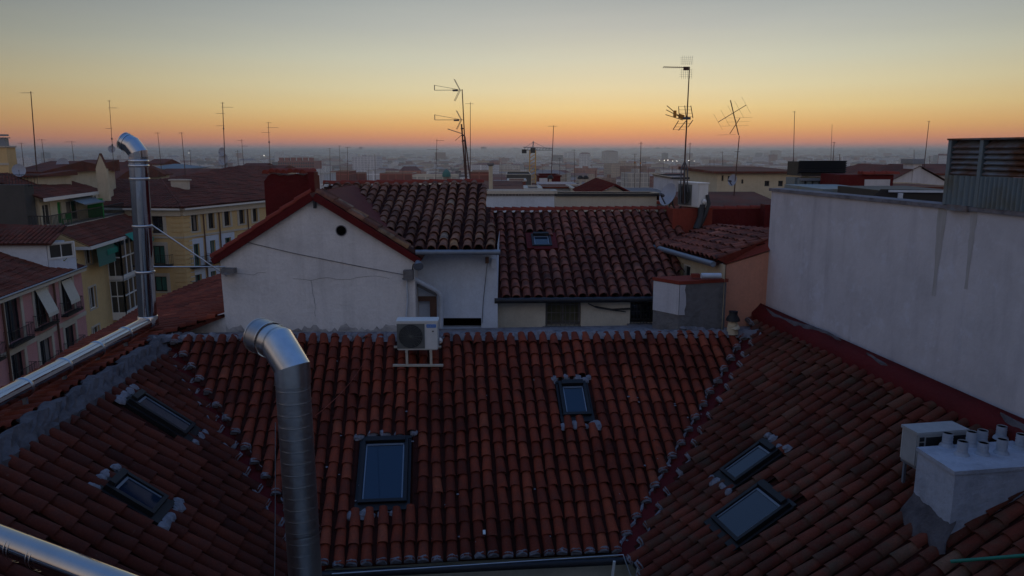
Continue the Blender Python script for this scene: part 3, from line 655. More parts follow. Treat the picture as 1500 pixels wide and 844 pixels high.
for i in range(K+1):
    x = bl.x + .02 + (br.x - bl.x - .04)*i/K; zt__ = gx(400, 482).z + .05*math.sin(i*.5) + random.uniform(-.04, .07); rows += [V((x, YG-.006, ZR-.1)), V((x, YG-.006, zt__))]
mb.add(rows, [(i*2, i*2+2, i*2+3, i*2+1) for i in range(K)], .5); mb.build('damp_stain', T['damp'], gh)
for pts in (((430, 408), (455, 411), (480, 407), (505, 410), (540, 404), (580, 408)), ((456, 411), (458, 430), (462, 447), (461, 470)), ((345, 400), (372, 402), (395, 398))):
    mb = MB(); p_ = [AY(x, y, YG-.003) for x, y in pts]; q_ = []
    for u_, v_ in zip(p_, p_[1:]):
        for j in range(4): q_.append(u_ + (v_-u_)*j/4 + V((random.uniform(-.01, .01), 0, random.uniform(-.015, .015))))
    mb.tube(q_, .0025, 4); mb.build('crack', T['roughgrey'], gh)
vc, _ = V(gx(500, 338)), 0
mb = MB(); P = [vc + V((.1*math.cos(a*math.pi/10), -.006, .1*math.sin(a*math.pi/10))) for a in range(20)]; mb.add(P, [tuple(range(20))], .5); vh = mb.build('round_vent', T['dark'], gh)
mb = MB(); P = [vc + V((k*math.cos(a*math.pi/10), -.012, k*math.sin(a*math.pi/10))) for k in (.095, .112) for a in range(20)]; mb.add(P, [(a, (a+1) % 20, 20+(a+1) % 20, 20+a) for a in range(20)], .5); mb.build('vent_rim', T['mortar'], vh)
# rakes
for nm, a, b, tl in (('right_rake', apex, rr_, 1), ('left_rake', apex, rl, 0)):
    d = (b-a).normalized(); a2, b2 = a - d*.0 + V((0, 0, .0)), b + d*.12; nn_ = V((-d.z, 0, d.x)); nn_ = nn_ if nn_.z > 0 else -nn_
    mb = MB(); mb.prism([a2 - V((0, .10, 0)) - nn_*.03, b2 - V((0, .10, 0)) - nn_*.03, b2 - V((0, .10, 0)) + nn_*.09, a2 - V((0, .10, 0)) + nn_*.11], V((0, 3.6, 0)), .5); mb.build(nm, T['redpaint'], gh)
    mb = MB(); ridge_row(mb, b2 + V((0, .04, 0)) + nn_*.10, a2 + V((0, .04, 0)) + nn_*.12, .085, .34, nn_)
    if tl:
        for k in (1, 2): ridge_row(mb, b2 + V((0, .04+.2*k, 0)) + nn_*.09, a2 + V((0, .04+.2*k, 0)) + nn_*.11, .085, .34, nn_)
    mb.build('rake_tiles', T['brown_tile'] if tl else T['orangered'], gh)
if True:                                                         # left red slope seen beyond the rake, and the painted chimney mass
    c0, c1 = AY(390, 300, 15.35), AY(459, 300, 15.35)
    zl, zr_ = AY(390, 254, 15.35).z, AY(459, 254, 15.35).z
    ch = MB(); zbt = apex.z - .9
    pts = [V((c0.x, 15.3, -2.1)), V((c1.x, 15.3, -1.2))]
    P = []; n_ = 12
    for i in range(n_+1):
        x = c0.x + (c1.x-c0.x)*i/n_; zz = zl + (zr_-zl)*i/n_ + random.uniform(-.025, .03) - (.16, .07, .02)[i]*(1) if i < 3 else zl + (zr_-zl)*i/n_ + random.uniform(-.03, .03) - .03
        P += [V((x, 15.3, -2.3)), V((x, 15.3, zz)), V((x, 15.95, zz + random.uniform(-.02, .02))), V((x, 15.95, -2.3))]
    ch.add(P, [(i*4+j, i*4+j+1, (i+1)*4+j+1, (i+1)*4+j) for i in range(n_) for j in range(3)] + [(0, 1, 2, 3), (n_*4+3, n_*4+2, n_*4+1, n_*4)], .5)
    ch.build('red_chimney_block', T['redpaint'], gh)
    tp = MB()
    for i in range(7):
        x = c0.x + .05 + (c1.x-c0.x-.15)*i/6.5; ridge_row(tp, V((x, 15.25, zl+.0+random.uniform(-.02, .02))), V((x+.12, 15.6, zl+.03)), .08, .4)
    tp.build('chimney_top_tiles', T['orangered'], gh)
    cp = MB(); x = AY(454, 255, 15.3).x; cp.box((x-.02, 15.2, apex.z-.1), (x+.11, 15.5, AY(454, 252, 15.2).z)); cp.build('red_pier', T['redpaint'], gh)
# tiled slope facing us
e0, e1 = D(611, 367, 14.95), D(727, 362, 14.95); e1.z = e0.z
t0_, t1_ = D(478, 272, 18.6), D(706, 269, 18.6); gpl = plane3(e0, e1, t1_); t0_ = PLN(474, 272, gpl)
hb2 = MB(); tile_slope('tiled_roof_slope', [e0, e1, t1_, t0_], T['brown_tile'], gh, sp=.235, ex=.34, seed=31, arch=.095, skew=0.0)
mb = MB(); ridge_row(mb, t0_ + UP*.03, t1_ + UP*.03, .09, .4); mb.build('ridge_tiles', T['orangered'], gh)
mb = MB(); mb.tube([e0 + V((-.02, -.07, -.03)), e1 + V((.08, -.07, -.03))], .055, 10); mb.build('gutter', T['gutter'], gh)
mb = MB(); mb.prism([t0_ - UP*.15, t1_ - UP*.15, t1_ + V((0, 3, -1.4)), t0_ + V((0, 3, -1.4))], V((0, 0, -.1))); mb.build('rear_roof', T['far_tile'], gh)
# blue-white recess wall with door and low opening
YB = 15.25; fB = Face(AY(600, 480, YB), AY(729, 480, YB)); ops = [fB.rect(602, 434, 640, 486), fB.rect(648, 466, 705, 488)]
ops[0] = (ops[0][0], ops[0][1], -3.62, ops[0][3]); ops[1] = (ops[1][0], ops[1][1], -3.66, ops[1][3])
mb = MB(); wall_open(mb, fB.a, fB.U, fB.N, fB.L, -4.2, e0.z-.06, ops, .3); mb.quad(fB.P(fB.L, -4.2), fB.P(fB.L, -4.2, -3), fB.P(fB.L, -1.9, -3), fB.P(fB.L, -1.9), .5)
mb.obox(fB.P(.05, -2.95, .02), fB.U*.0, V((0, 0, 0)), V((0, 0, 0)))
mb.build('recess_wall', T['bluewhite'], gh)
mb = MB(); a, b, c, d = ops[1][:4]; mb.quad(fB.P(a, c, -.29), fB.P(b, c, -.29), fB.P(b, d, -.29), fB.P(a, d, -.29)); mb.build('low_opening', T['dark'], gh)
a, b, c, d = ops[0][:4]; mb = MB(); mb.obox(fB.P(b-.07, (c+d)/2, -.02), fB.U*.07, fB.N*.05, UP*(d-c)/2, .5); mb.obox(fB.P((a+b-.14)/2, d-.05, -.02), fB.U*(b-a-.14)/2, fB.N*.05, UP*.05, .5); do = mb.build('door_frame', T['wood'], gh)
mb = MB(); mb.obox(fB.P((a+b-.14)/2, (c+d-.1)/2, -.12), fB.U*(b-a-.14)/2, fB.N*.02, UP*(d-c-.1)/2, .5); mb.build('door_panel', T['bluewhite'], do)
# drainpipe, junction box, floodlight, conduits, crack wire
P_ = lambda px, py, y: AY(px, py, y)
mb = MB(); mb.tube([P_(604, 407, 14.85), P_(640, 426, 15.0), P_(646, 433, 15.1), P_(646, 486, 15.1)], .048, 10); mb.build('drainpipe', T['pvc'], gh)
mb = MB(); mb.beam(P_(604, 414, 15.1), P_(640, 432, 15.2), .1, .05); mb.build('pipe_lagging', T['roughgrey'], gh)
mb = MB(); c = P_(599, 402, 14.72); mb.box(c + V((-.1, -.1, -.1)), c + V((.09, .06, .09))); mb.lump(c + V((-.05, -.03, -.1)), .09); mb.build('junction_box', T['roughgrey'], gh)
mb = MB(); mb.tube([P_(596, 410, 14.74), P_(597, 440, 14.76), P_(594, 475, 14.76)], .02, 6); mb.tube([P_(602, 408, 14.8), P_(602, 470, 14.8)], .018, 6); mb.build('conduit', T['pvc'], gh)
mb = MB(); mb.tube([P_(345, 351, YG-.012), P_(430, 371, YG-.012), P_(520, 389, YG-.012), P_(594, 403, YG-.03)], .007, 5); mb.build('wall_cable', T['roughgrey'], gh)
mb = MB(); mb.tube([P_(714, 384, YB-.03), P_(708, 440, YB-.02), P_(706, 474, YB-.02)], .006, 5); mb.build('wall_cable', T['cable'], gh)
mb = MB(); c = P_(461, 296, YG-.05); mb.box(c + V((-.02, -.05, -.12)), c + V((.02, .04, .05))); mb.build('ridge_beam_end', T['darkmetal'], gh)
mb = MB(); c = P_(716, 381, YB-.05); mb.box(c + V((-.07, -.06, -.06)), c + V((-.0, .05, .06))); mb.build('wood_block', T['wood'], gh)
mb = MB(); c = P_(723, 384, YB-.05); mb.box(c + V((-.04, -.06, -.13)), c + V((.05, .05, .08))); mb.build('white_bracket', T['pvc'], gh)
mb = MB(); c = P_(327, 395, YG-.08); mb.box(c + V((-.02, -.1, -.07)), c + V((.24, .08, .03))); mb.lump(c + V((.08, -.05, -.09)), .1); mb.build('stay_anchor', T['roughgrey'], gh)
fl_ = E_('floodlight', P_(612, 385, 14.7), 'small round floodlight bracketed to the right corner of the white gable', 'floodlight')
c = fl_.location; mb = MB(); mb.tube([c + V((0, -.02, .02)), c + V((.03, -.14, -.06))], [.05, .1], 12); mb.build('lamp_housing', T['gutter'], fl_)
mb = MB(); mb.tube([c, c + V((-.1, .04, -.05)), c + V((-.12, .05, -.16))], .012, 6); mb.build('bracket', T['darkmetal'], fl_)

# ================================================================ SECOND HOUSE
h2 = E_('long_tiled_house', (1.4, 17.5, GZ), 'low house behind with pinkish mossy tile roof and two barred windows', 'house')
a0, a1 = AZ(728, 438, -3.05), AZ(985, 427, -3.05); b0_, b1_ = D(712, 311, 19.0), D(1000, 308, 19.4)
a1.y = a0.y + .18
hpl = plane3(a0, a1, b1_); b0_ = PLN(712, 311, hpl); b1_ = PLN(1000, 309, hpl)
SK2 = (PLN(793, 356, hpl), .42, .55)
tile_slope('tiled_roof', [a0, a1, b1_, b0_], T['pink_tile'], h2, sp=.222, ex=.33, holes=[(SK2[0], .6, .7)], seed=41, arch=.085)
n_ = hpl[1]; S_, T_ = axes(hpl); mb = MB(); c = SK2[0]
for s0_, s1_, q0, q1 in ((-.36, -.2, -.38, .38), (.2, .36, -.38, .38), (-.2, .2, .26, .4), (-.2, .2, -.42, -.26)): mb.obox(c + S_*(s0_+s1_)/2 + T_*(q0+q1)/2 + n_*.04, S_*(s1_-s0_)/2, T_*(q1-q0)/2, n_*.035, .5)
mb.build('skylight_flashing', T['redpaint'], h2)
skylight(c, .46, .58, hpl, h2, rim=.045, mort=False)
mb = MB(); ridge_row(mb, b0_ + UP*.04, b1_ + UP*.04, .09, .22); mb.build('ridge_tiles', T['orangered'], h2)
mb = MB(); mb.tube([a0 + V((-.05, -.09, -.02)), a1 + V((0, -.09, -.02))], .06, 10); mb.build('gutter', T['darkmetal'], h2)
YH = a0.y + .22; fH = Face(AY(722, 470, YH), AY(1000, 470, YH)); o1, o2 = fH.rect(799, 437, 851, 478), fH.rect(923, 431, 960, 474)
o1 = (o1[0], o1[1], o1[2], -3.12); o2 = (o2[0], o2[1], o2[2], -3.12)
mb = MB(); wall_open(mb, fH.a, fH.U, fH.N, fH.L, -4.3, -3.06, [o1, o2], .2); mb.build('front_wall', T['palecream'], h2)
mb = MB(); mb.box((AY(722, 470, YH).x+.02, YH+.25, GZ), (AY(1000, 470, YH).x, 22, -3.3)); mb.build('house_body', T['palecream'], h2)
for o_, gl_ in ((o1, 'greenblind'), (o2, 'glass')):
    w_ = window(fH, o_, h2, None, bars=(1, 0), frame='roughgrey' if gl_ != 'glass' else 'darkmetal', inset=.17, glass='oldblind' if gl_ != 'glass' else 'glass')
    mb = MB(); u, v, z0, z1 = o_
    for i in range(8): mb.beam(fH.P(u+.03+(v-u-.06)*i/7, z0, -.05), fH.P(u+.03+(v-u-.06)*i/7, z1, -.05), .012, .012)
    for i in range(3): mb.beam(fH.P(u, z0+(z1-z0)*(i+.6)/3.2, -.05), fH.P(v, z0+(z1-z0)*(i+.6)/3.2, -.05), .02, .012)
    mb.build('grille', T['roughgrey'] if o_ is o1 else T['iron'], w_)
    mb = MB(); mb.obox(fH.P((u+v)/2, z0-.03, .05), fH.U*((v-u)/2+.06), fH.N*.1, UP*.03, .5); mb.build('sill', T['mortar'], w_)
mb = MB(); mb.tube([fH.P(o2[0]-.75, -3.25, .05), fH.P(o2[0]-.4, -3.31, .06), fH.P(o2[0], -3.29, .05)], .02, 6); mb.tube([fH.P(o2[0]-.9, -3.18, .05), fH.P(o2[0]-.7, -3.27, .08), fH.P(o2[0]-.1, -3.36, .06)], .012, 6); mb.build('wall_cable', T['cable'], h2)

# ================================================================ SMALL HOUSE WITH ORANGE WALL
sh = E_('orange_walled_annex', (4.5, 16.5, GZ), 'small annex with orange side wall and shallow tile roof beside the big party wall', 'annex')
zg = -2.2; g1, g2, hh = AZ(1048, 382, zg), AZ(962, 358, zg), D(1129, 353, 15.75); spl = plane3(g1, g2, hh)
poly = [g1, PLN(1066, 386, spl), PLN(1129, 353, spl), PLN(1128, 339, spl), PLN(1048, 331, spl), g2]
poly = [g1, PLN(1129, 354, spl), PLN(1128, 339, spl), PLN(1046, 331, spl), g2]
tile_slope('tiled_roof', poly, T['pink_tile'], sh, sp=.2, ex=.32, seed=47, arch=.07)
mb = MB(); mb.tube([g1 + (g1-g2).normalized()*.05 + V((-.07, -.03, -.06)), g2 + V((-.07, -.03, -.06))], .06, 10); mb.build('gutter', T['gutter'], sh)
mb = MB(); a = g2 + (g1-g2)*.12; mb.tube([a + V((-.05, 0, -.1)), a + V((-.02, -.02, -.3)), a + V((.16, -.06, -.42)), a + V((.18, -.06, -1.5))], .05, 8); mb.build('drainpipe', T['gutter'], sh)
fC = Face(g2 + V((.15, -.02, 0)), AZ(1063, 384, zg)); zc = zg - .06
ow = fC.rect(998, 387, 1011, 412)
mb = MB(); wall_open(mb, fC.a, fC.U, fC.N, fC.L, -4.3, zc, [ow], .12); mb.build('cream_wall', T['cream'], sh); window(fC, ow, sh, None, bars=(0, 0), inset=.08, fw=.05)
A_, B_ = AZ(1064, 388, zg-.1), D(1121, 368, 15.5); yb = A_.y
mb = MB(); mb.prism([V((A_.x, yb, -4.2)), V((B_.x+.1, B_.y, -4.2)), V((B_.x+.1, B_.y, B_.z)), V((A_.x, yb, A_.z))], V((0, .25, 0)), .5); mb.build('orange_wall', T['orange'], sh)
mb = MB(); P1, P2 = PLN(1050, 384, spl), PLN(1130, 354, spl)
mb.add([P1 + UP*.06, P2 + UP*.08, V((B_.x+.12, B_.y-.04, B_.z+.04)), V((A_.x-.02, yb-.04, A_.z+.02)), P1 + V((0, .3, -.1)), P2 + V((0, .3, -.1))], [(3, 2, 1, 0), (0, 1, 5, 4)], .5); mb.build('red_verge', T['orangered'], sh)
mb = MB(); mb.box((A_.x+.3, yb+.3, GZ), (B_.x, 18.5, -2.75)); mb.build('annex_body', T['cream'], sh)
# chimney block in front of the annex
cb = E_('cement_chimney_block', D(1010, 487, 14.9), 'squat grey cement chimney block with red slab top on the ridge near the orange wall', 'chimney')
zt_ = zat(V((0, 14.85, 0)), 411); p_r, p_c, p_l = AY(1063, 440, 14.9), AY(995, 440, 14.62), AY(957, 440, 15.12)
def loc4(z): return [V((p.x, p.y, z)) for p in (p_l, p_c, p_r, p_r + (p_l-p_c))]
mb = MB(); mb.prism(loc4(-3.95), V((0, 0, zt_+.06+3.95-.1))); mb.build('cement_body', T['roughgrey'], cb)
mb = MB(); d1, d2 = (p_c-p_l), (p_r-p_c); n1 = V((-d1.y, d1.x, 0)).normalized(); n1 = n1 if n1.y < 0 else -n1
za, zb_ = zat(V((0, 14.65, 0)), 461), zt_-.05
mb.quad(setz(p_l, za) + n1*.012, setz(p_c, za) + n1*.012, setz(p_c, zb_) + n1*.012, setz(p_l, zb_) + n1*.012, .5)
q1 = setz(p_c, za) + V((0, -.012, 0)); e_ = d2.normalized(); P = [q1]; 
for i in range(7): P.append(q1 + e_*(.14 + random.uniform(-.03, .03)) + UP*((zb_-za)*i/6))
P.append(setz(p_c, zb_) + V((0, -.012, 0))); mb.add(P, [tuple(range(len(P)))], .5); mb.build('white_render_patch', T['white'], cb)
mb = MB(); c4 = loc4(zt_ - .04); cc_ = sum(c4, V())/4; mb.prism([p + (p-cc_)*.05 for p in c4], V((0, 0, .065))); mb.build('red_top_slab', T['orangered'], cb)
mb = MB(); 
for i in range(12): mb.lump(AY(1000 + i*5.5, 484 + random.uniform(-2, 4), 14.64 + i*.02), random.uniform(.06, .11), .7)
mb.build('base_mortar', T['palemortar'], cb)
mb = MB(); a = AZ(1027, 404, zt_+.12); b = AZ(1056, 404, zt_+.12); mb.tube([a, b], .055, 10); pt = tag(mb.build('vent_pipe', T['pvc'], None), 'short pale pipe lying across the red slab of the cement chimney block', 'pipe')
mb = MB(); a = AZ(1020, 404, zt_+.09); mb.box(a + V((-.1, -.06, -.03)), a + V((.06, .06, .04))); tag(mb.build('brick', T['orangered'], None), 'loose red brick beside the pale pipe on the chimney slab', 'brick')
ow_ = E_('clay_chimney_cowl', D(1073, 482, 14.9), 'weathered dark clay cowl on a small stone stub against the orange wall', 'chimney cowl'); c = ow_.location
mb = MB(); mb.tube([c + V((0, 0, -.1)), c + V((0, 0, .18))], [.12, .09], 8); mb.lump(c + V((.02, -.02, 0)), .13, .9); mb.build('stub', T['cream'], ow_)
mb = MB(); mb.tube([c + V((0, 0, .17)), c + V((0, 0, .22)), c + V((0, 0, .30)), c + V((0, 0, .36))], [.14, .13, .08, .09], 9); mb.build('cowl', T['iron'], ow_)
# red parapet and orange-red chimney behind the annex
rp = E_('red_parapet_wall', D(1090, 330, 19), 'dark red painted parapet wall behind the annex roof', 'wall')
p0, p1 = D(1043, 307, 19), D(1140, 305, 19); mb = MB(); mb.prism([V((p0.x, p0.y, -2.6)), V((p1.x+.4, p1.y, -2.6)), V((p1.x+.4, p1.y, p1.z)), V((p0.x, p0.y, p0.z))], V((0, .3, 0))); mb.build('parapet', T['redpaint'], rp)
mb = MB(); ridge_row(mb, V((p0.x, p0.y+.1, p0.z)), V((p1.x+.3, p1.y+.1, p1.z)), .08, .3); mb.build('coping_tiles', T['orangered'], rp)
p2, p3 = D(1121, 300, 18.6), D(1140, 300, 18.6); mb = MB(); mb.box((p2.x, p2.y, -2.6), (p3.x+.3, p2.y+.35, p2.z)); mb.build('pier', T['redpaint'], rp)
oc = E_('orange_red_chimney', D(1010, 345, 18.4), 'faded orange red chimney carrying the satellite dish and air conditioner', 'chimney')
p0, p1 = D(986, 306, 18.4), D(1044, 304, 18.4); mb = MB(); mb.prism([V((p0.x, p0.y, -3.3)), V((p1.x, p1.y, -3.3)), V((p1.x, p1.y, p1.z)), V((p0.x, p0.y, p0.z))], V((0, .8, 0))); mb.build('chimney_shaft', T['orangered'], oc)
mb = MB(); mb.tube([D(1028, 300, 18.3), D(1027, 318, 18.3), D(1020, 336, 18.25)], .09, 7); mb.build('lagged_pipe', T['cable'], oc)
chim_z = p0.z

# ================================================================ AIR CONDITIONERS
def ac_unit(loc, yaw, label, Wd=.78, H=.56, Dp=.30, logo=True, name='air_conditioner', cas='whitepaint'):
    r = E_(name, loc, label, 'air conditioner', 'air conditioner outdoor units'); c = V(loc)
    X = V((math.cos(yaw), math.sin(yaw), 0)); Yv = V((-math.sin(yaw), math.cos(yaw), 0)); P = lambda x, y, z: c + X*x + Yv*y + UP*z
    mb = MB(); b = .015; mb.obox(P(0, 0, H/2), X*(Wd/2), Yv*(Dp/2-b), UP*(H/2-b), .5); mb.obox(P(0, 0, H/2), X*(Wd/2-b), Yv*(Dp/2), UP*(H/2-b), .5); mb.obox(P(0, 0, H/2), X*(Wd/2-b), Yv*(Dp/2-b), UP*(H/2), .5)
    mb.obox(P(0, 0, H+.004), X*(Wd/2+.012), Yv*(Dp/2+.012), UP*.018, .5); mb.build('casing', T[cas], r)
    fx = -Wd*.16; rad = H*.42
    mb = MB()
    mb.obox(P(fx, -Dp/2-.006, H/2), X*(rad+.03), Yv*.003, UP*(H/2-.035), .5); mb.build('grille_panel', T['acgrille'], r)
    mb = MB(); Pp = [P(fx + rad*math.cos(a*math.pi/16), -Dp/2-.012, H/2 + rad*math.sin(a*math.pi/16)) for a in range(32)]; mb.add(Pp, [tuple(range(32))], .5); fo = mb.build('fan_opening', T['darkmetal'], r)
    mb = MB()
    for k in range(1, 9): 
        q = rad*k/8.2; mb.tube([P(fx + q*math.cos(a*math.pi/12), -Dp/2-.018, H/2 + q*math.sin(a*math.pi/12)) for a in range(25)], .0035, 4, caps=False)
    for k in range(8): a = k*math.pi/8; mb.beam(P(fx - rad*math.cos(a), -Dp/2-.02, H/2 - rad*math.sin(a)), P(fx + rad*math.cos(a), -Dp/2-.02, H/2 + rad*math.sin(a)), .006, .004)
    mb.build('fan_guard', T['acgrille'], r)
    mb = MB(); mb.obox(P(Wd*.36, -Dp/2-.005, H*.5), X*(Wd*.125), Yv*.004, UP*(H*.46), .5); mb.build('side_panel', T['whitepaint'], r)
    if logo:
        mb = MB(); mb.obox(P(Wd*.345, -Dp/2-.012, H*.86), X*.085, Yv*.002, UP*.03, .5); lo = mb.build('blue_label', T['blue'], r)
        mb = MB()
        for i in range(6): mb.obox(P(Wd*.345 - .06 + i*.023, -Dp/2-.0155, H*.86), X*.006, Yv*.0008, UP*(.006 if i % 2 else .009), .5)
        mb.build('label_lettering', T['whitepaint'], lo)
        mb = MB(); mb.obox(P(Wd*.385, -Dp/2-.012, H*.68), X*.02, Yv*.002, UP*.006, .5); mb.obox(P(Wd*.385, -Dp/2-.012, H*.66), X*.009, Yv*.002, UP*.009, .5); mb.build('small_mark', T['darkmetal'], r)
    if cas == 'whitepaint': mb = MB(); mb.lump(P(Wd/2+.01, .02, H*.25), .075, .9, axes=(Yv, UP, X)); mb.build('valve_cover', T['whitepaint'], r)
    return r, P
hit = PLN(613, 535, (main_pl[0] + main_pl[1]*.16, main_pl[1])); d_ = hit.y; acx = AY(613, 513, d_+.0)
zb_ = AY(613, 513, d_+.02).z
r, P = ac_unit((AY(613, 513, d_+.16).x, d_+.16, zb_), R(2), 'white air conditioner with blue label standing on the tile slope below the gable', Wd=.74, H=.53)
mb = MB(); n_ = main_pl[1]; yy = -.15
for sx in (-.20, .24): mb.obox(P(sx, yy, -.115 - .02), V((.022, 0, 0)), V((0, .012, 0)), V((0, 0, .135)), .5)
mb.obox(P(0, yy, -.285), V((.46, 0, 0)), V((0, .025, 0)), V((0, 0, .018)), .5)
mb.obox(P(-.03, .16, -.02), V((.44, 0, 0)), V((0, .02, 0)), V((0, 0, .018)), .5)
for sx in (-.20, .24): mb.obox(P(sx, 0, -.02), V((.02, 0, 0)), V((0, .18, 0)), V((0, 0, .015)), .5)
mb.build('stand', T['trim'], r)
r, P = ac_unit(D(1016, 303, 18.55) + V((0, .1, 0)), R(-66), 'white air conditioner on top of the orange red chimney next to the dish', Wd=.8, H=.58, Dp=.3, logo=False)
mb = MB(); mb.tube([P(.42, .1, .3), P(.5, .1, .1), P(.5, .0, -.2), P(.42, -.1, -.5)], .045, 7); mb.build('lagged_pipe', T['cable'], r)
c = AZ(1366, 645, -3.98)
ztop = -3.42; A0 = AZ(1346, 634, ztop); 
yaw = R(10); X_ = V((math.cos(yaw), math.sin(yaw), 0)); Y_ = V((-math.sin(yaw), math.cos(yaw), 0))
cc_ = A0 + X_*.34 + Y_*.14; cc_.z = ztop-.45
r, P = ac_unit(cc_, yaw + math.pi, 'white air conditioner with dark open back behind the cement flue block', Wd=.70, H=.43, Dp=.28, logo=False, cas='oldenamel')
mb = MB(); mb.obox(P(-.05, .143, .22), X_*.28, Y_*.004, UP*.16, .5); mb.build('rear_coil', T['iron'], r)
mb = MB()
for j in range(3): mb.obox(P(.29, .146, .36-.07*j), X_*.03, Y_*.004, UP*.026, .5)
mb.build('connection_cover', T['darkmetal'], r)
mb = MB(); mb.obox(P(-.28, 0, -.03), X_*.02, Y_*.18, UP*.02, .5); mb.obox(P(.28, 0, -.03), X_*.02, Y_*.18, UP*.02, .5)
for sx in (-.28, .28):
    for sy in (-.12, .12): mb.obox(P(sx, sy, -.2), X_*.016, Y_*.016, UP*.18, .5)
mb.build('stand', T['gutter'], r)

# ================================================================ FLUE BLOCK (right front)
C0 = PLN(1388, 797, rpl); zt2 = zat(C0, 692)
cC = setz(C0, zt2); cB = AZ(1345, 657, zt2); xd = V((math.cos(R(9)), math.sin(R(9)), 0)); cR = cC + xd*1.35; cRB = cB + xd*1.35
fb_ = E_('flue_block', C0, 'big pale cement flue block with pipes on top on the right tile slope', 'chimney')
mb = MB()
bot = [setz(p, on_plane_xy(p, rpl).z - .25) for p in (cB, cC, cR, cRB)]; top = [cB, cC, cR, cRB]
mb.add(bot + top, [(4, 5, 6, 7), (0, 1, 5, 4), (1, 2, 6, 5), (2, 3, 7, 6), (3, 0, 4, 7)], .5); mb.build('cement_block', T['chimneyblue'], fb_)
mb = MB(); ctr = sum(top, V())/4; mb.prism([p + (p-ctr)*.03 - UP*.03 for p in top], V((0, 0, .045))); mb.build('top_slab', T['chimneyblue'], fb_)
mb = MB(); bb = [on_plane_xy(p, rpl) for p in (cB, cC, cR)]
rows = []; path = []
for a, b in ((bb[0], bb[1]), (bb[1], bb[1] + (bb[2]-bb[1])*.12)):
    k = int((b-a).length/.07)
    for i in range(k): path.append(a + (b-a)*i/k)
ctr2 = sum(bb, V())/3 + V((.35, .3, 0))
for i, p in enumerate(path):
    o_ = (V((p.x, p.y, 0)) - V((ctr2.x, ctr2.y, 0))).normalized(); q = random.uniform
    o1 = on_plane_xy(p + o_*(.10 + q(-.03, .03)), rpl) + rpl[1]*.10; o2 = on_plane_xy(p + o_*(.17 + q(-.05, .05)), rpl) + rpl[1]*.02
    rows += [p - o_*.02 + UP*(.30 + q(-.03, .04)), p + o_*.012 + UP*(.2+q(-.02, .02)), o1, o2]
mb.add(rows, [(i*4+j, i*4+j+1, (i+1)*4+j+1, (i+1)*4+j) for i in range(len(path)-1) for j in range(3)], .5, 0, True)
mb.build('skirt_mortar', T['ridgemortar'], fb_)
random.seed(9)
for i, (px, py) in enumerate([(1389, 634), (1424, 632), (1411, 646), (1440, 630), (1441, 648), (1468, 624), (1469, 643), (1497, 636), (1520, 650)]):
    h = random.uniform(.16, .20); p = AZ(px, py, zt2+h)
    if not (px < 1515): continue
    mb = MB(); mb.tube([setz(p, zt2), setz(p, zt2+.03), setz(p, zt2+.05), setz(p, zt2+h)], [.09, .08, .058, .058], 14, caps=False)
    for q in range(3): mb.tube([setz(p, zt2+h*(.3+.2*q)), setz(p, zt2+h*(.3+.2*q)+.01)], .061, 14, caps=False)
    fo = mb.build('flue_pipe', T['fluewrap'], fb_)
    mb = MB(); mb.add([setz(p, zt2+h-.012) + V((.057*math.cos(a*.5236), .057*math.sin(a*.5236), 0)) for a in range(12)], [tuple(range(12))]); mb.build('flue_mouth', T['dark'], fo)

# ================================================================ BIG FLUES
# centre flue
A = D(429, 560, 6.3); z_b = -9.0; h_ = V((-.78, .62, 0)).normalized(); Rf = .142
ff = E_('centre_flue', setz(A, z_b), 'thick spiral galvanised flue with angled elbow rising in front of the courtyard roof', 'flue pipe')
mb = MB(); low_dx = V((.04, 0, 0)); mb.tube([setz(A, z_b) + low_dx*1.6, A], Rf, 40, caps=False)
z = z_b
while z < A.z - .05:                                           # raised spiral seam rings
    z += .105; p = setz(A, z) + low_dx*1.6*(A.z-z)/(A.z-z_b); mb.tube([p - UP*.006, p - UP*.002, p + UP*.002, p + UP*.006], [Rf, Rf+.0011, Rf+.0011, Rf], 40, caps=False)
mb.build('spiral_duct', T['spiral'], ff)
mb = MB(); B = A + UP*.13; dA = (h_*.62 + UP*.62).normalized(); C2 = B + dA*.25; dB = (h_ + UP*.10).normalized(); q0 = C2 + dB*.12
mb.tube([A, B, C2, q0], Rf+.004, 40, caps=False, split=True)
mb.build('elbow', T['galv'], ff)
mb = MB(); q1 = q0 + dB*.15; mb.tube([q0 - dB*.01, q1], Rf+.012, 40, caps=False); mb.build('outlet', T['spiral'], ff)
for p, rr in ((A, .149), (setz(A, zat(A, 778)) + low_dx*.6, .148)):
    mb = MB(); mb.tube([p - UP*.008, p + UP*.008], rr, 40, caps=False); mb.build('band', T['galv'], ff)
for (p, n) in ((q0, dB), (q1, dB), (C2 + dB*.02, dB)):
    mb = MB(); mb.tube([p - n*.006, p + n*.006], Rf+.016, 40, caps=False); mb.build('seam', T['galv'], ff)
mb = MB(); mb.tube([A + V((-.16, -.02, -.35)), A + V((-.2, -.05, -1.2)), A + V((-.27, -.04, -2.2)), A + V((-.26, -.04, -3.2))], .004, 5); mb.build('loose_wire', T['gutter'], ff)
mb = MB(); a = PLN(548, 510, main_pl) + UP*.12; b = A + V((.17, 0, -.3)); pth = [a + (b-a)*i/10 - UP*(.14*4*(i/10)*(1-i/10)) for i in range(11)]; mb.tube(pth, .0035, 5); tag(mb.build('sagging_wire', T['orangered'], None), 'thin reddish wire sagging across the tiles to the centre flue', 'wire')
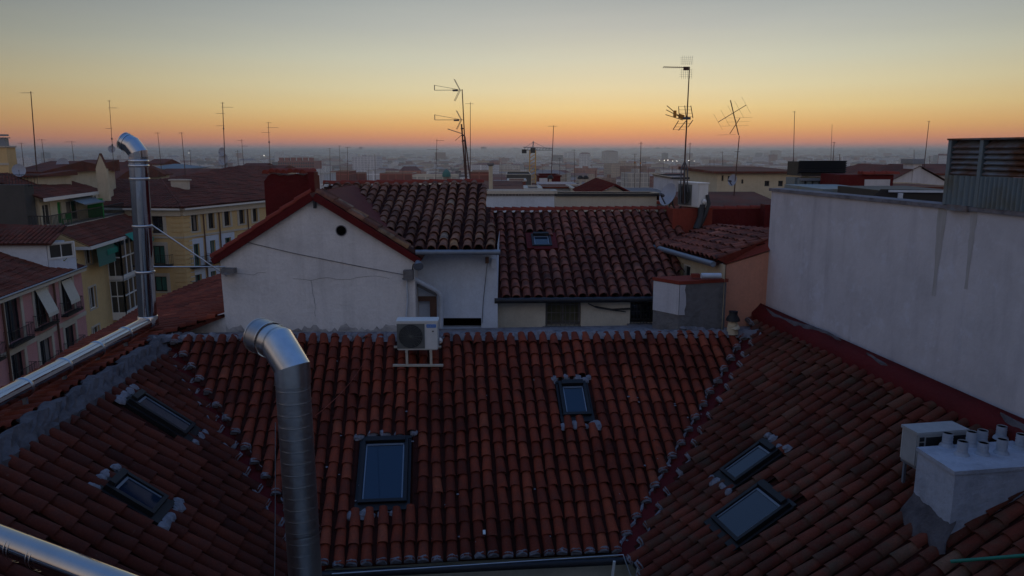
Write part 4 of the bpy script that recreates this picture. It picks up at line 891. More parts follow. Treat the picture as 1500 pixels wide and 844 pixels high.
# left tall flue + ridge run
Bz = D(217, 474, 14.7); Yp = Bz.y; top_ = AY(203, 232, Yp); top_.x = Bz.x + (top_.x-Bz.x)*.4
lf = E_('left_tall_flue', Bz, 'tall polished steel flue with curved hood standing on the left roof ridge', 'flue pipe')
Tp = AY(202.5, 230, Yp); ldn = (Tp - Bz) / (Tp.z - Bz.z)
mb = MB(); mb.tube([Bz + UP*.02, Tp], .168, 32, caps=False); mb.build('stack', T['steel'], lf)
for yy in (236, 243, 262, 331, 398, 464):
    z = AY(203, yy, Yp).z; mb = MB(); p = Bz + ldn*(z - Bz.z); mb.tube([p - UP*.025, p - UP*.015, p + UP*.015, p + UP*.025], [.171, .182, .182, .171], 32, caps=False); mb.build('band', T['galv'], lf)
hd = V((-.9, .2, 0)).normalized(); mb = MB(); e1_ = Tp + UP*.07; e2_ = e1_ + (hd*.55 + UP*.7).normalized()*.19; e3_ = e2_ + (hd*.9 + UP*.42).normalized()*.17
mb.tube([Tp, e1_, e2_, e3_], [.168, .168, .168, .170], 32, caps=False, split=True); mb.build('hood', T['steel'], lf)
for p, n in ((e2_ + (hd*.9 + UP*.42).normalized()*.1, (hd*.9 + UP*.42).normalized()), (e3_, (hd*.9 + UP*.42).normalized())):
    mb = MB(); mb.tube([p - n*.01, p + n*.01], .177, 32, caps=False); mb.build('hood_seam', T['galv'], lf)
rn = AZ(0, 588, Bz.z + .02); run_d = (rn - Bz).normalized(); far_ = Bz + run_d*14
hz_ = Bz + UP*.02
mb = MB(); mb.tube([hz_ + UP*.0 - run_d*.05, hz_ + run_d*.35, hz_ + run_d*13], .135, 28, caps=True); mb.tube([hz_ - UP*.05, hz_ + UP*.12, hz_ + UP*.14], [.2, .19, .18], 28, caps=False); mb.build('ridge_run', T['steel'], lf)
dd = 1.0
while dd < 9:
    p = hz_ + run_d*dd; mb = MB(); mb.tube([p - run_d*.03, p - run_d*.015, p + run_d*.015, p + run_d*.03], [.137, .147, .147, .137], 28, caps=False); mb.build('run_band', T['galv'], lf)
    mb = MB(); mb.box(p + V((-.03, -.02, -.3)), p + V((.03, .02, -.13))); mb.build('support', T['gutter'], lf); dd += 1.05
for (x0, y0, x1, y1) in ((221, 326, 333, 405), (223, 391, 330, 391)):
    a = setz(Bz, AY(x0, y0, Yp).z) + V((.17, 0, 0)); mb = MB(); mb.tube([a, AY(x1, y1, YG-.1)], .014, 6); mb.build('stay_rod', T['galv'], lf)
mb = MB(); mb.tube([AY(220, 478, 14.6), AY(221, 425, 14.6)], .05, 8); mb.build('rust_pipe', T['orangered'], lf)
# bottom left flue
a, b = AZ(-20, 779, -2.72), AZ(150, 846, -2.72); dv = (b-a).normalized(); bf = E_('foreground_flue', a, 'bright steel flue cutting across the bottom left corner', 'flue pipe')
a = a - UP*.02; mb = MB(); mb.tube([a - dv*1.5, b + dv*1.2], .092, 40, caps=False); mb.build('duct', T['steel'], bf)
for px, py in ((36, 802), (68, 815)):
    p = AZ(px, py-4, -2.74); w = (p-a).dot(dv); p = a + dv*w
    for q in (-.02, .02): mb = MB(); mb.tube([p + dv*(q-.006), p + dv*(q+.006)], .099, 40, caps=False); mb.build('band', T['galv'], bf)
# hose
mb = MB(); pth = [PLN(1400 + i*12, 838 - i*.9, rpl) + rpl[1]*.16 for i in range(14)]; mb.tube(pth, .02, 8); tag(mb.build('green_hose', T['greenhose'], None), 'green hose lying across the tiles at the bottom right corner', 'hose')
mb = MB(); a = PLN(709, 785, main_pl) + main_pl[1]*.1; S_, T_ = axes(main_pl); mb.obox(a, S_*.02, T_*.035, main_pl[1]*.012); tag(mb.build('white_tag', T['whitepaint'], None), 'tiny white tag lying on the tiles above the courtyard gutter', 'tag')

# ================================================================ THE BUILDING THE VIEW IS TAKEN FROM: unseen, added to shade the near roofs
vb = E_('unseen_terrace_building', (0, -6, GZ), 'unseen tall terrace building the view is taken from, added to shade the near roofs', 'apartment building')
mb = MB(); mb.box((-14, -9, GZ), (12, .75, -1.75)); mb.build('lower_body', T['gable'], vb)
mb = MB(); mb.box((-14, -9.2, -1.749), (12, -2.6, 3.4)); mb.build('upper_storey', T['gable'], vb)

# ================================================================ LEFT DISTRICT
# street line used by the pink house and the gallery house
SA, SB_ = D(0, 434, 48), D(118, 390, 60); sdir = V((SB_.x-SA.x, SB_.y-SA.y, 0)).normalized()
zp = -9.15; SA = AZ(0, 434, zp); SB_ = AZ(118, 390, zp); near_end = SA - sdir*9
pk = E_('pink_apartment_house', setz(SB_, GZ), 'pink facade with cream window surrounds and beige blinds at the far left', 'apartment building')
fP = Face(near_end, SB_)
wins = [(8, 433, 32, 502, 0), (51, 417, 70, 478, 1), (90, 407, 107, 458, 1), (17, 515, 38, 560, 0), (59, 495, 78, 542, 0), (96, 476, 112, 516, 0), (-42, 462, -12, 535, 0)]
ops = [fP.rect(*w[:4]) for w in wins]
for j in (1,):                                                     # same floors, lower storeys
    pass
ops2 = [(o[0], o[1], o[2]-3.6*k, o[3]-3.6*k) for o in ops[3:6] for k in (1, 2)]
mb = MB(); wall_open(mb, fP.a, fP.U, fP.N, fP.L, GZ, zp-.35, ops+ops2, .3); mb.build('facade', T['pink'], pk)
for i, o in enumerate(ops+ops2):
    w = window(fP, o, pk, 'trim', .32, bars=(1, 0), frame='darkmetal', inset=.22, fw=.09)
    if i < 7: railing(fP, o[0]-.45, o[1]+.45, o[2], .95, .5, w, 'balcony', step=.16)
    if i < 7 and wins[i][4]:
        b = MB(); u, v, z0, z1 = o; kk = .55 + .2*(i % 2); b.quad(fP.P(u+.15, z1-.1, .03), fP.P(v-.15, z1-.1, .03), fP.P(v-.15, z0+.95, kk), fP.P(u+.15, z0+.95, kk), .5)
        b.quad(fP.P(u+.15, z0+.95, kk), fP.P(v-.15, z0+.95, kk), fP.P(v-.15, z0+.7, kk+.02), fP.P(u+.15, z0+.7, kk+.02), .5); b.build('hanging_blind', T['blind'], w)
mb = MB(); mb.obox(fP.P(fP.L/2, zp-.18, .1), fP.U*fP.L/2, fP.N*.32, UP*.17, .5); mb.build('cornice', T['trim'], pk)
mb = MB(); _, z1 = fP.hit(60, 492); mb.obox(fP.P(fP.L/2, z1, .02), fP.U*fP.L/2, fP.N*.06, UP*.16, .5); mb.build('string_course', T['trim'], pk)
for px in (79, 0):
    u = fP.hit(px, 450)[0]; mb = MB(); mb.tube([fP.P(u, zp, .15), fP.P(u, GZ, .15)], .08, 6); mb.build('downpipe', T['wood'], pk)
inn = -fP.N
r0, r1 = fP.P(0, zp, .35), fP.P(fP.L, zp, .35); rk = inn*14 + UP*4.6
tile_slope('tiled_roof', [r0, r1, r1 + rk, r0 + rk], T['far_tile'], pk, sp=.34, ex=.6, seed=51, arch=.07)
mb = MB(); mb.tube([r0 + fP.N*.1 - UP*.03, r1 + fP.N*.1 - UP*.03], .08, 6); mb.build('gutter', T['gutter'], pk)
# dormer
dz0, dY = 0, 0
dc = AY(70, 383, 56.0); dm_x0 = AY(-30, 383, 56.0).x
dt_ = AY(70, 357, 56.0).z; mb = MB(); fx_ = dc.x
mb.prism([V((dm_x0, 56, dc.z-3)), V((fx_, 56, dc.z-.5)), V((fx_, 56, dt_)), V((dm_x0, 56, dt_))], V((.1, 2.2, 0)), .5); mb.build('dormer', T['bluewhite'], pk)
fD = Face(V((fx_+.05, 56.0, 0)), V((fx_+1.1, 57.8, 0))); mb = MB(); o = (.12, fD.L-.12, dc.z+.15, dt_-.1); wall_open(mb, fD.a, fD.U, fD.N, fD.L, dc.z-.9, dt_, [o], .12); dmo = mb.build('dormer_front', T['bluewhite'], pk)
window(fD, o, pk, 'whitepaint', .1, bars=(1, 0), inset=.06, fw=.08)
tile_slope('dormer_roof', [V((dm_x0, 55.6, dt_)), V((fx_+.6, 55.6, dt_)), V((fx_+.3, 58.4, dt_+1.1)), V((dm_x0, 58.4, dt_+1.3))], T['far_tile'], pk, sp=.34, ex=.6, seed=52)
pl_ = E_('roof_plant', AY(93, 383, 57.5), 'yellowish green plant growing on the pink house roof beside the dormer', 'plant')
mb = MB()
for i in range(60): q = pl_.location + V((random.gauss(0, .35), random.gauss(0, .3), abs(random.gauss(.1, .25)))); mb.add([q, q + V((random.uniform(-.2, .2), random.uniform(-.1, .1), random.uniform(.05, .25))), q + V((random.uniform(-.2, .2), 0, random.uniform(-.1, .1)))], [(0, 1, 2)])
mb.build('foliage', MT('foliage', .8).col((.14, .15, .03)), pl_)
# gallery house
zg_ = -7.7; G0, G1 = AZ(115, 361, zg_), AZ(204, 335, zg_); ga = E_('gallery_house', setz(G1, GZ), 'yellow house with glazed bay gallery, green awnings and a green doored roof terrace', 'apartment building')
fG = Face(G0, G1)
ub0, ub1 = fG.hit(160, 400)[0], fG.hit(190, 400)[0]
wsm = [fG.rect(131, 420, 141, 453), fG.rect(135, 478, 146, 492), fG.rect(124, 355, 134, 388)]
mb = MB(); wall_open(mb, fG.a - fG.U*.6, fG.U, fG.N, fG.L+1.4, GZ, zg_, [(o[0]+.6, o[1]+.6, o[2], o[3]) for o in wsm], .25)
e = fG.P(fG.L+.8, 0); mb.quad(setz(e, GZ), setz(e, GZ) + (-fG.N)*12, setz(e, zg_) + (-fG.N)*12, setz(e, zg_), .5)
s_ = fG.P(-.6, 0); mb.quad(setz(s_, GZ), setz(s_, GZ) - fG.N*8, setz(s_, zg_) - fG.N*8, setz(s_, zg_), .5); mb.build('facade', T['yellow'], ga)
for o in wsm: window(fG, o, ga, 'trim', .15, bars=(1, 0), inset=.15, fw=.08)
bay = E_  # projecting glazed bay
kb = 1.15
for ya, yb_ in ((349, 405), (409, 460)):
    z1 = fG.hit(172, ya)[1] + .2; z0 = fG.hit(172, yb_)[1]; z0 = fG.hit(170, yb_)[1]
    bm = MB(); pts = [(ub0-.1, 0), (ub0-.1, kb), (ub1+1.0, kb), (ub1+1.0, 0)]
    for (a, p), (b, q) in zip(pts, pts[1:]):
        bm.beam(fG.P(a, z1, p), fG.P(b, z1, q), .14, .16); bm.beam(fG.P(a, z0+.05, p), fG.P(b, z0+.05, q), .14, .5); bm.beam(fG.P(a, (z0+z1)/2+.15, p), fG.P(b, (z0+z1)/2+.15, q), .09, .1)
        nb = 5 if abs(b-a) > 2 else 2
        for i in range(nb+1):
            w = i/nb; x = fG.P(a+(b-a)*w, z0, p+(q-p)*w); bm.beam(x, x + UP*(z1-z0), .12, .12) if i in (0, nb) else bm.beam(x, x + UP*(z1-z0), .07, .07)
    bo = bm.build('glazed_bay', T['whitepaint'], ga)
    gp = MB()
    for (a, p), (b, q) in zip(pts, pts[1:]): gp.quad(fG.P(a, z0+.1, p-.05*(p > 0)), fG.P(b, z0+.1, q-.05*(q > 0)), fG.P(b, z1, q-.05*(q > 0)), fG.P(a, z1, p-.05*(p > 0)), .5)
    gp.build('bay_panes', T['glass'], bo)
mb = MB(); zb2 = fG.hit(170, 463)[1]; mb.obox(fG.P((ub0+ub1+.9)/2, zb2-.1, kb/2), fG.U*(ub1-ub0+1.3)/2, fG.N*(kb/2+.05), UP*.12, .5); mb.build('bay_sill', T['whitepaint'], ga)
for (xa, xb, y) in ((163, 192, 344), (138, 158, 356)):
    ua, uc = fG.hit(xa, y)[0], fG.hit(xb, y)[0]; z = fG.hit((xa+xb)/2, y)[1]; k0 = kb if xa > 150 else .1
    mb = MB(); mb.quad(fG.P(ua, z+.3, k0), fG.P(uc, z+.3, k0), fG.P(uc, z-.5, k0+.9), fG.P(ua, z-.5, k0+.9), .5); mb.quad(fG.P(ua, z-.5, k0+.9), fG.P(uc, z-.5, k0+.9), fG.P(uc, z-.9, k0+.9), fG.P(ua, z-.9, k0+.9), .5); mb.build('green_awning', T['greenawning'], ga)
mb = MB(); ua, uc = fG.hit(125, 375)[0], fG.hit(152, 375)[0]; mb.quad(fG.P(ua, zg_-.2, .9), fG.P(uc, zg_-.2, .9), fG.P(uc, zg_-1.9, 1.0), fG.P(ua, zg_-1.9, 1.0), .5); mb.build('green_side_awning', T['greenblind'], ga)
mb = MB(); mb.obox(fG.P(fG.L/2, zg_-.1, .5), fG.U*(fG.L/2+.6), fG.N*.7, UP*.13, .5); mb.build('white_eave', T['whitepaint'], ga)
zt3 = -6.2; k_ = -1.5
a_, b_ = fG.P(-.6, zg_+.05, 1.1), fG.P(fG.L+.8, zg_+.05, 1.1); c_, d_ = fG.P(fG.L+.8, zt3-.1, k_), fG.P(-.6, zt3-.1, k_)
tile_slope('lower_roof_strip', [a_, b_, c_, d_], T['far_tile'], ga, sp=.32, ex=.5, seed=55)
mb = MB(); mb.add([a_, d_, fG.P(-.6, zg_, k_)], [(0, 1, 2)], .5); mb.build('roof_end', T['yellow'], ga)
# terrace floor, front face toward us, party wall
fT = Face(V((-60, 59.4, 0)), V((c_.x, 59.4, 0)))
tl = AY(42, 336, 59.4)
mb = MB(); mb.box((-75, 59.4, GZ), (fG.P(-.6, 0, k_).x+.0, 60.6, zt3)); mb.box((-75, 59.4, zt3), (tl.x, 60.6, AY(30, 271, 59.4).z)); mb.build('dark_party_wall', T['darkgrey'], ga)
mb = MB(); mb.prism([fG.P(-.6, zt3-.12, k_), fG.P(fG.L+.8, zt3-.12, k_), fG.P(fG.L+.8, zt3-.12, k_-6), fG.P(-.6, zt3-.12, k_-6)], V((0, 0, .14))); mb.build('terrace_floor', T['trim'], ga)
# penthouse
zh = -3.9; H0, H1 = AZ(57, 292, zh), AZ(141, 281, zh); fQ = Face(H0, H1)
drs = [(fQ.rect(85, 291, 91, 334), 'greenpaint'), (fQ.rect(63, 296, 75, 334), 'glass'), (fQ.rect(98, 296, 116, 334), 'glass')]
drs = [((o[0], o[1], zt3+.05, zh-.45), m_) for o, m_ in drs]
mb = MB(); wall_open(mb, fQ.a, fQ.U, fQ.N, fQ.L-.3, zt3-.2, zh, [o for o, _ in drs], .2); e = fQ.P(fQ.L-.3, 0); mb.quad(setz(e, zt3-1), setz(e, zt3-1) - fQ.N*8, setz(e, zh) - fQ.N*8, setz(e, zh), .5)
e = fQ.P(0, 0); mb.quad(setz(e, zt3-1), setz(e, zt3-1) - fQ.N*8, setz(e, zh) - fQ.N*8, setz(e, zh), .5); mb.build('penthouse_wall', T['cream'], ga)
for o, m_ in drs: part(window(fQ, o, ga, None, bars=(1, 0), frame=m_ if m_ != 'glass' else 'trim', glass='glass' if m_ == 'glass' else 'greenpaint', fw=.1, name='terrace_door'), 'green terrace door' if m_ != 'glass' else 'pale terrace door')
mb = MB(); o = fQ.rect(130, 300, 142, 334); mb.obox(fQ.P(o[0], (zt3+.2+zh-.9)/2, .45), fQ.U*.08, fQ.N*.9, UP*1.0, .5); part(mb.build('green_screen', T['greenpaint'], ga), 'solid green screen panel at the end of the terrace')
a_, b_ = fQ.P(-.7, zh+.05, .7), fQ.P(fQ.L+.2, zh+.05, .7); rd = -fQ.N*5.2 + UP*1.9
tile_slope('penthouse_roof', [a_, b_, b_ + rd - fQ.U*1.6, a_ + rd + fQ.U*1.0], T['far_tile'], ga, sp=.32, ex=.5, seed=57)
mb = MB(); mb.obox(fQ.P(fQ.L/2-.2, zh-.02, .72), fQ.U*(fQ.L/2+.5), fQ.N*.07, UP*.14, .5); mb.build('penthouse_fascia', T['whitepaint'], ga)
ua, uc = fQ.hit(96, 292)[0], fQ.hit(128, 292)[0]; mb = MB(); mb.quad(fQ.P(ua, zh-.2, .1), fQ.P(uc, zh-.2, .1), fQ.P(uc, zh-.75, 1.5), fQ.P(ua, zh-.75, 1.5), .5); mb.quad(fQ.P(ua, zh-.75, 1.5), fQ.P(uc, zh-.75, 1.5), fQ.P(uc, zh-.85, 1.5), fQ.P(ua, zh-.85, 1.5), .5); mb.build('grey_awning', T['greyawning'], ga)
rl_ = MB(); pts = [V((tl.x, 59.6, 0)), fG.P(-.6, 0, k_)+V((-.05, 0, 0)), fG.P(fG.L+.6, 0, k_+.02)]
pts[1].y = 59.6
for a, b in zip(pts, pts[1:]):
    for h in (.15, 1.05): rl_.beam(setz(a, zt3+h), setz(b, zt3+h), .08, .07)
    n_ = int((b-a).length/.22)
    for i in range(n_+1): x = setz(a + (b-a)*i/n_, zt3); rl_.beam(x, x + UP*1.05, .035, .035)
rl_.build('terrace_railing', T['iron'], ga)
mb = MB(); mb.beam(V((-75, 59.6, AY(20, 262, 59.6).z)), V((AY(104, 262, 59.6).x, 66, AY(20, 262, 59.6).z)), .06, .06)
r2 = MB(); x0, x1 = AY(-60, 270, 60).x, AY(60, 270, 60).x; zb0 = AY(20, 274, 60).z
for h in (.1, .95): r2.beam(V((x0, 60, zb0+h)), V((x1, 60, zb0+h)), .05, .05)
for i in range(int((x1-x0)/.25)+1): r2.beam(V((x0+.25*i, 60, zb0)), V((x0+.25*i, 60, zb0+.95)), .025, .025)
r2.build('roof_railing', T['iron'], ga)
ac_p = fQ.P(fQ.hit(129, 288)[0], zh-.75, .3)

# things on the terrace, chimneys and small rooftop details
tt = E_('terrace_chair', fQ.P(2.2, zt3+.05, 1.0), 'small green chair standing on the terrace behind the railing', 'chair'); c = tt.location
mb = MB(); mb.box(c + V((-.25, -.25, .42)), c + V((.25, .25, .47))); mb.build('seat', T['greenpaint'], tt); mb = MB(); mb.box(c + V((-.25, .22, .47)), c + V((.25, .27, .95))); mb.build('backrest', T['greenpaint'], tt)
for sx in (-.22, .22):
    for sy in (-.22, .22): mb = MB(); mb.box(c + V((sx-.02, sy-.02, 0)), c + V((sx+.02, sy+.02, .42))); mb.build('leg', T['greenpaint'], tt)
ac3 = E_('air_conditioner', ac_p, 'small white air conditioner under the penthouse eave beside the grey awning', 'air conditioner', 'air conditioner outdoor units'); mb = MB(); mb.box(ac_p + V((-.4, -.3, 0)), ac_p + V((.3, .3, .55))); mb.build('casing', T['whitepaint'], ac3); mb = MB(); mb.box(ac_p + V((.301, -.2, .1)), ac_p + V((.31, .2, .45))); mb.build('fan_grille', T['acgrille'], ac3)
# far yellow corner house
zy = -5.6; Y0, Y1, Y2 = AZ(136, 303, zy), AZ(265, 304, zy), AZ(392, 292, zy)
yc = E_('yellow_corner_house', setz(Y1, GZ), 'large yellow corner house with rusticated corner, white cornice and rows of windows', 'apartment building')
fY, fZ = Face(Y0, Y1), Face(Y1, Y2 + (Y2-Y1)*.6)
oz = [fZ.rect(*q) for q in ((280, 314, 290, 339), (305, 311, 314, 335), (328, 308, 337, 331), (350, 305, 358, 328), (370, 303, 377, 325), (284, 357, 293, 390), (308, 352, 316, 383), (330, 348, 339, 378), (286, 402, 296, 424), (309, 397, 317, 418))]
oz += [(o[0], o[1], o[2]-3.4*k, o[3]-3.4*k) for o in oz[5:8] for k in (2,)]
oy = [fY.rect(*q) for q in ((222, 317, 239, 342), (224, 360, 242, 387), (226, 405, 245, 427), (150, 330, 164, 352))]
mb = MB(); wall_open(mb, fZ.a, fZ.U, fZ.N, fZ.L, GZ, zy-.2, oz, .3); wall_open(mb, fY.a, fY.U, fY.N, fY.L, GZ, zy-.2, oy, .3); mb.build('facade', T['yellow'], yc)
for i, o in enumerate(oz):
    w = window(fZ, o, yc, 'trim' if i < 5 else 'bluewhite', .3 if i < 5 else .55, bars=(1, 0), frame='darkmetal' if i < 5 else 'greenblind', inset=.2, fw=.1)
    if 5 <= i < 10: railing(fZ, o[0]-.7, o[1]+.7, o[2], 1.0, .6, w, 'balcony', step=.2)
for i, o in enumerate(oy):
    w = window(fY, o, yc, 'trim', .35, bars=(1, 0), frame='darkmetal', glass='glass' if i in (0, 3) else 'greenblind', inset=.2, fw=.1)
    if i == 1: railing(fY, o[0]-.5, o[1]+.8, o[2], 1.0, .6, w, 'balcony', step=.2)
mb = MB()
for i in range(40):
    z = zy - .9 - i*.46; 
    if z < GZ+1: break
    for fc, u in ((fZ, .55), (fY, fY.L-.55)): mb.obox(fc.P(u, z, .02), fc.U*.55, fc.N*.05, UP*.19, .5)
mb.build('corner_rustication', T['yellow'], yc)
mb = MB()
for fc in (fZ, fY):
    mb.obox(fc.P(fc.L/2, zy-.12, .3), fc.U*(fc.L/2+.2), fc.N*.4, UP*.12, .5)
mb.build('white_cornice', T['whitepaint'], yc)
mb = MB()
for fc in (fZ, fY):
    mb.obox(fc.P(fc.L/2, zy-.55, .1), fc.U*fc.L/2, fc.N*.14, UP*.3, .5)
    for py in (347 if fc is fY else 343,): z = fZ.hit(290, 345)[1]; mb.obox(fc.P(fc.L/2, z, .03), fc.U*fc.L/2, fc.N*.08, UP*.09, .5)
mb.build('cornice_band', T['trim'], yc)
for px in (298, 321, 363):
    u = fZ.hit(px, 340)[0]; mb = MB(); mb.tube([fZ.P(u, zy-.3, .15), fZ.P(u, GZ, .15)], .07, 6); mb.build('downpipe', T['wood'], yc)
h0, h1, h2_, h3 = Y1 + (fZ.N+fY.N)*.6 + UP*.05, fZ.P(fZ.L, zy+.05, .7), D(365, 240, 104), D(236, 263, 84.5)
zpl = plane3(h0, h1, h3)
top2 = PLN(300, 251, zpl); top3 = PLN(345, 243, zpl)
rp1, rp2 = PLN(400, 244, zpl), PLN(350, 243, zpl)
tile_slope('roof_right_slope', [h0, h1, rp1, rp2, h3], T['far_tile'], yc, sp=.42, ex=.8, seed=61)
h4 = fY.P(-2, zy+.05, .7); tile_slope('roof_left_slope', [h4, h0, h3, h3 + (h4-h0)], T['far_tile'], yc, sp=.42, ex=.8, seed=62)
mb = MB(); ridge_row(mb, h0, h3, .16, .7); mb.build('hip_tiles', T['far_tile'], yc)
mb = MB(); c = D(264, 268, 82); mb.box(c + V((-.9, -.3, -1.5)), c + V((.9, .3, .2))); mb.box(c + V((-1.1, -.4, .25)), c + V((1.1, .4, .4))); mb.build('chimney', T['trim'], yc)

# ================================================================ generic rooftops
def house(name, px0, px1, ye, d, depth, label, wall='cream', roof='far_tile', rise=1.6, kindr='gable', cat='house', eave=.4, yaw=0, wins=None, group=None, drop=None, ridge_frac=.5, wname='wall', yr=None):
    a, b = D(px0, ye, d), D(px1, ye, d); b.z = a.z; yv = V((0, 1, 0)); xd_ = V((1, 0, 0))
    if yaw: xd_ = V((math.cos(yaw), math.sin(yaw), 0)); yv = V((-math.sin(yaw), math.cos(yaw), 0)); b = a + xd_*((b-a).length)
    b_ = setz(b, a.z); zb = GZ if drop is None else a.z - drop
    o = E_(name, setz((a+b_)/2, zb), label, cat, group)
    f = Face(a, b_); f.N = -yv if (-yv).dot(f.N) > 0 else f.N
    ops = [f.rect(*w) for w in wins] if wins else []
    mb = MB(); wall_open(mb, f.a, f.U, f.N, f.L, zb, a.z, ops, .2)
    P = [a, b_, b_ + yv*depth, a + yv*depth]
    for q, s in ((1, 2), (2, 3), (3, 0)): mb.quad(setz(P[q], zb), setz(P[s], zb), P[s], P[q], .5)
    if kindr == 'flat': mb.add([p - UP*.3 for p in P], [(0, 1, 2, 3)], .5)
    mb.build(wname, T[wall], o)
    for w in ops: window(f, w, o, None, bars=(1, 0), inset=.12, fw=.07, frame='darkmetal')
    rm = T[roof]; mb = MB(); e = eave; A, B, C_, D2 = a - xd_*e - yv*e, b_ + xd_*e - yv*e, b_ + xd_*e + yv*(depth+e), a - xd_*e + yv*(depth+e); th = UP*.14
    rf = None
    if yr is not None:
        fr = {'gable': ridge_frac, 'hip': .5, 'shed': 1.0, 'gablefront': 0.0}[kindr]; rise = zat(a + yv*(depth*fr), yr) - a.z
    if kindr == 'gable':
        m1, m2 = (A + (D2-A)*ridge_frac) + UP*rise, (B + (C_-B)*ridge_frac) + UP*rise
        mb.add([A, B, m2, m1, C_, D2, A-th, B-th, C_-th, D2-th], [(0, 1, 2, 3), (3, 2, 4, 5), (6, 7, 1, 0), (0, 3, 5, 9, 6), (1, 7, 8, 4, 2)], .5)
    elif kindr == 'gablefront':
        m1, m2 = (A+B)/2 + UP*rise, (C_+D2)/2 + UP*rise
        mb.add([A, B, C_, D2, m1, m2], [(0, 4, 5, 3), (4, 1, 2, 5)], .5); g_ = MB(); g_.add([a, b_, (a+b_)/2 + UP*rise*.93], [(0, 1, 2)], .5); g_.build('gable_face', T[wall], o)
    elif kindr == 'hip':
        k = min((B-A).length, depth)*.42; m1, m2 = A + (D2-A)*.5 + xd_*k + UP*rise, B + (C_-B)*.5 - xd_*k + UP*rise
        mb.add([A, B, C_, D2, m1, m2, A-th, B-th, C_-th, D2-th], [(0, 1, 5, 4), (1, 2, 5), (2, 3, 4, 5), (3, 0, 4), (6, 7, 1, 0), (7, 8, 2, 1), (9, 6, 0, 3)], .5)
    elif kindr == 'shed':
        mb.add([A, B, C_ + UP*rise, D2 + UP*rise, A-th, B-th, C_ - th, D2 - th], [(0, 1, 2, 3), (4, 5, 1, 0), (5, 6, 2, 1), (7, 4, 0, 3), (6, 7, 3, 2)], .5)
    elif kindr == 'flat':
        w = .25
        for p, q in ((P[0], P[1]), (P[1], P[2]), (P[2], P[3]), (P[3], P[0])): mb.beam(p + UP*.06, q + UP*.06, w, .12, t=.5)
    rf = mb.build('roof', rm, o)
    return o, f, a, b_, rf
HS = [
 ('terracotta_house', 22, 58, 252, 66, 12, 'low house with terracotta roof right of the yellow tower', 'cream', 'far_tile', 1.6, 'gable'),
 ('terrace_house', 28, 54, 257, 64, 5, 'small cream terrace room under the far left mast', 'cream', 'far_tile', .9, 'shed'),
 ('long_terrace_house', 54, 96, 252, 72, 9, 'long cream attic with dark openings and a brown roof behind the roof railing', 'cream', 'far_tile', 1.9, 'shed'),
 ('red_roof_house', 93, 168, 262, 88, 12, 'house with dark red roof left of the polished tall flue', 'cream', 'far_tile', 3.6, 'gable'),
 ('brown_roof_house', 140, 186, 259, 96, 12, 'house with brown ridge roof just behind the hood of the tall flue', 'cream', 'far_tile', 2.6, 'hip'),
 ('slate_roof_house', 216, 262, 247, 120, 10, 'house with grey slate hipped roof right of the tall flue hood', 'trim', 'greyawning', 1.3, 'hip'),
 ('long_brown_house', 218, 330, 262, 112, 14, 'long dark brown roof behind the yellow corner house', 'cream', 'far_tile', 2.2, 'gable'),
 ('small_white_attic', 218, 238, 240, 132, 6, 'small white attic with brown roof above the slate roof', 'white', 'far_tile', .7, 'gable'),
 ('ridge_house', 352, 380, 247, 118, 8, 'small brown roof peak beside the satellite mast', 'cream', 'far_tile', 1.4, 'gable'),
 ('peak_house', 376, 408, 250, 112, 9, 'brown roof peak just left of the red chimney block', 'cream', 'far_tile', 1.0, 'gable'),
]
YR = (236, 249, 234, 237, 233, 240, 247, 233, 239, 242)
for h, y in zip(HS, YR): house(h[0], h[1], h[2], h[3], h[4], h[5], h[6], h[7], h[8], h[9], h[10], yr=y)
o, f, a, b, rf = house('yellow_tower_house', -60, 9, 216, 64, 1.2, 'plain ochre stair tower at the left edge with a small chimney', 'yellow', 'trim', 0, 'flat', cat='building')
mb = MB(); c = D(4, 216, 64.2); mb.box(c + V((-.35, 0, -.2)), c + V((.25, .5, .75))); mb.box(c + V((-.45, -.08, .76)), c + V((.35, .6, .84))); mb.box(c + V((-.4, -.02, .95)), c + V((.3, .52, 1.1))); mb.build('chimney', T['gutter'], o)
mb = MB(); mb.box(a + V((0, -.04, -1.5)), b + V((.06, 0, -1.3))); mb.build('string_course', T['trim'], o)
o, f, a, b, rf = house('gable_stub_house', 140, 156, 247, 70, .3, 'narrow cream gable wall standing left of the tall flue', 'cream', 'far_tile', 1.4, 'gablefront', eave=.05, drop=3)
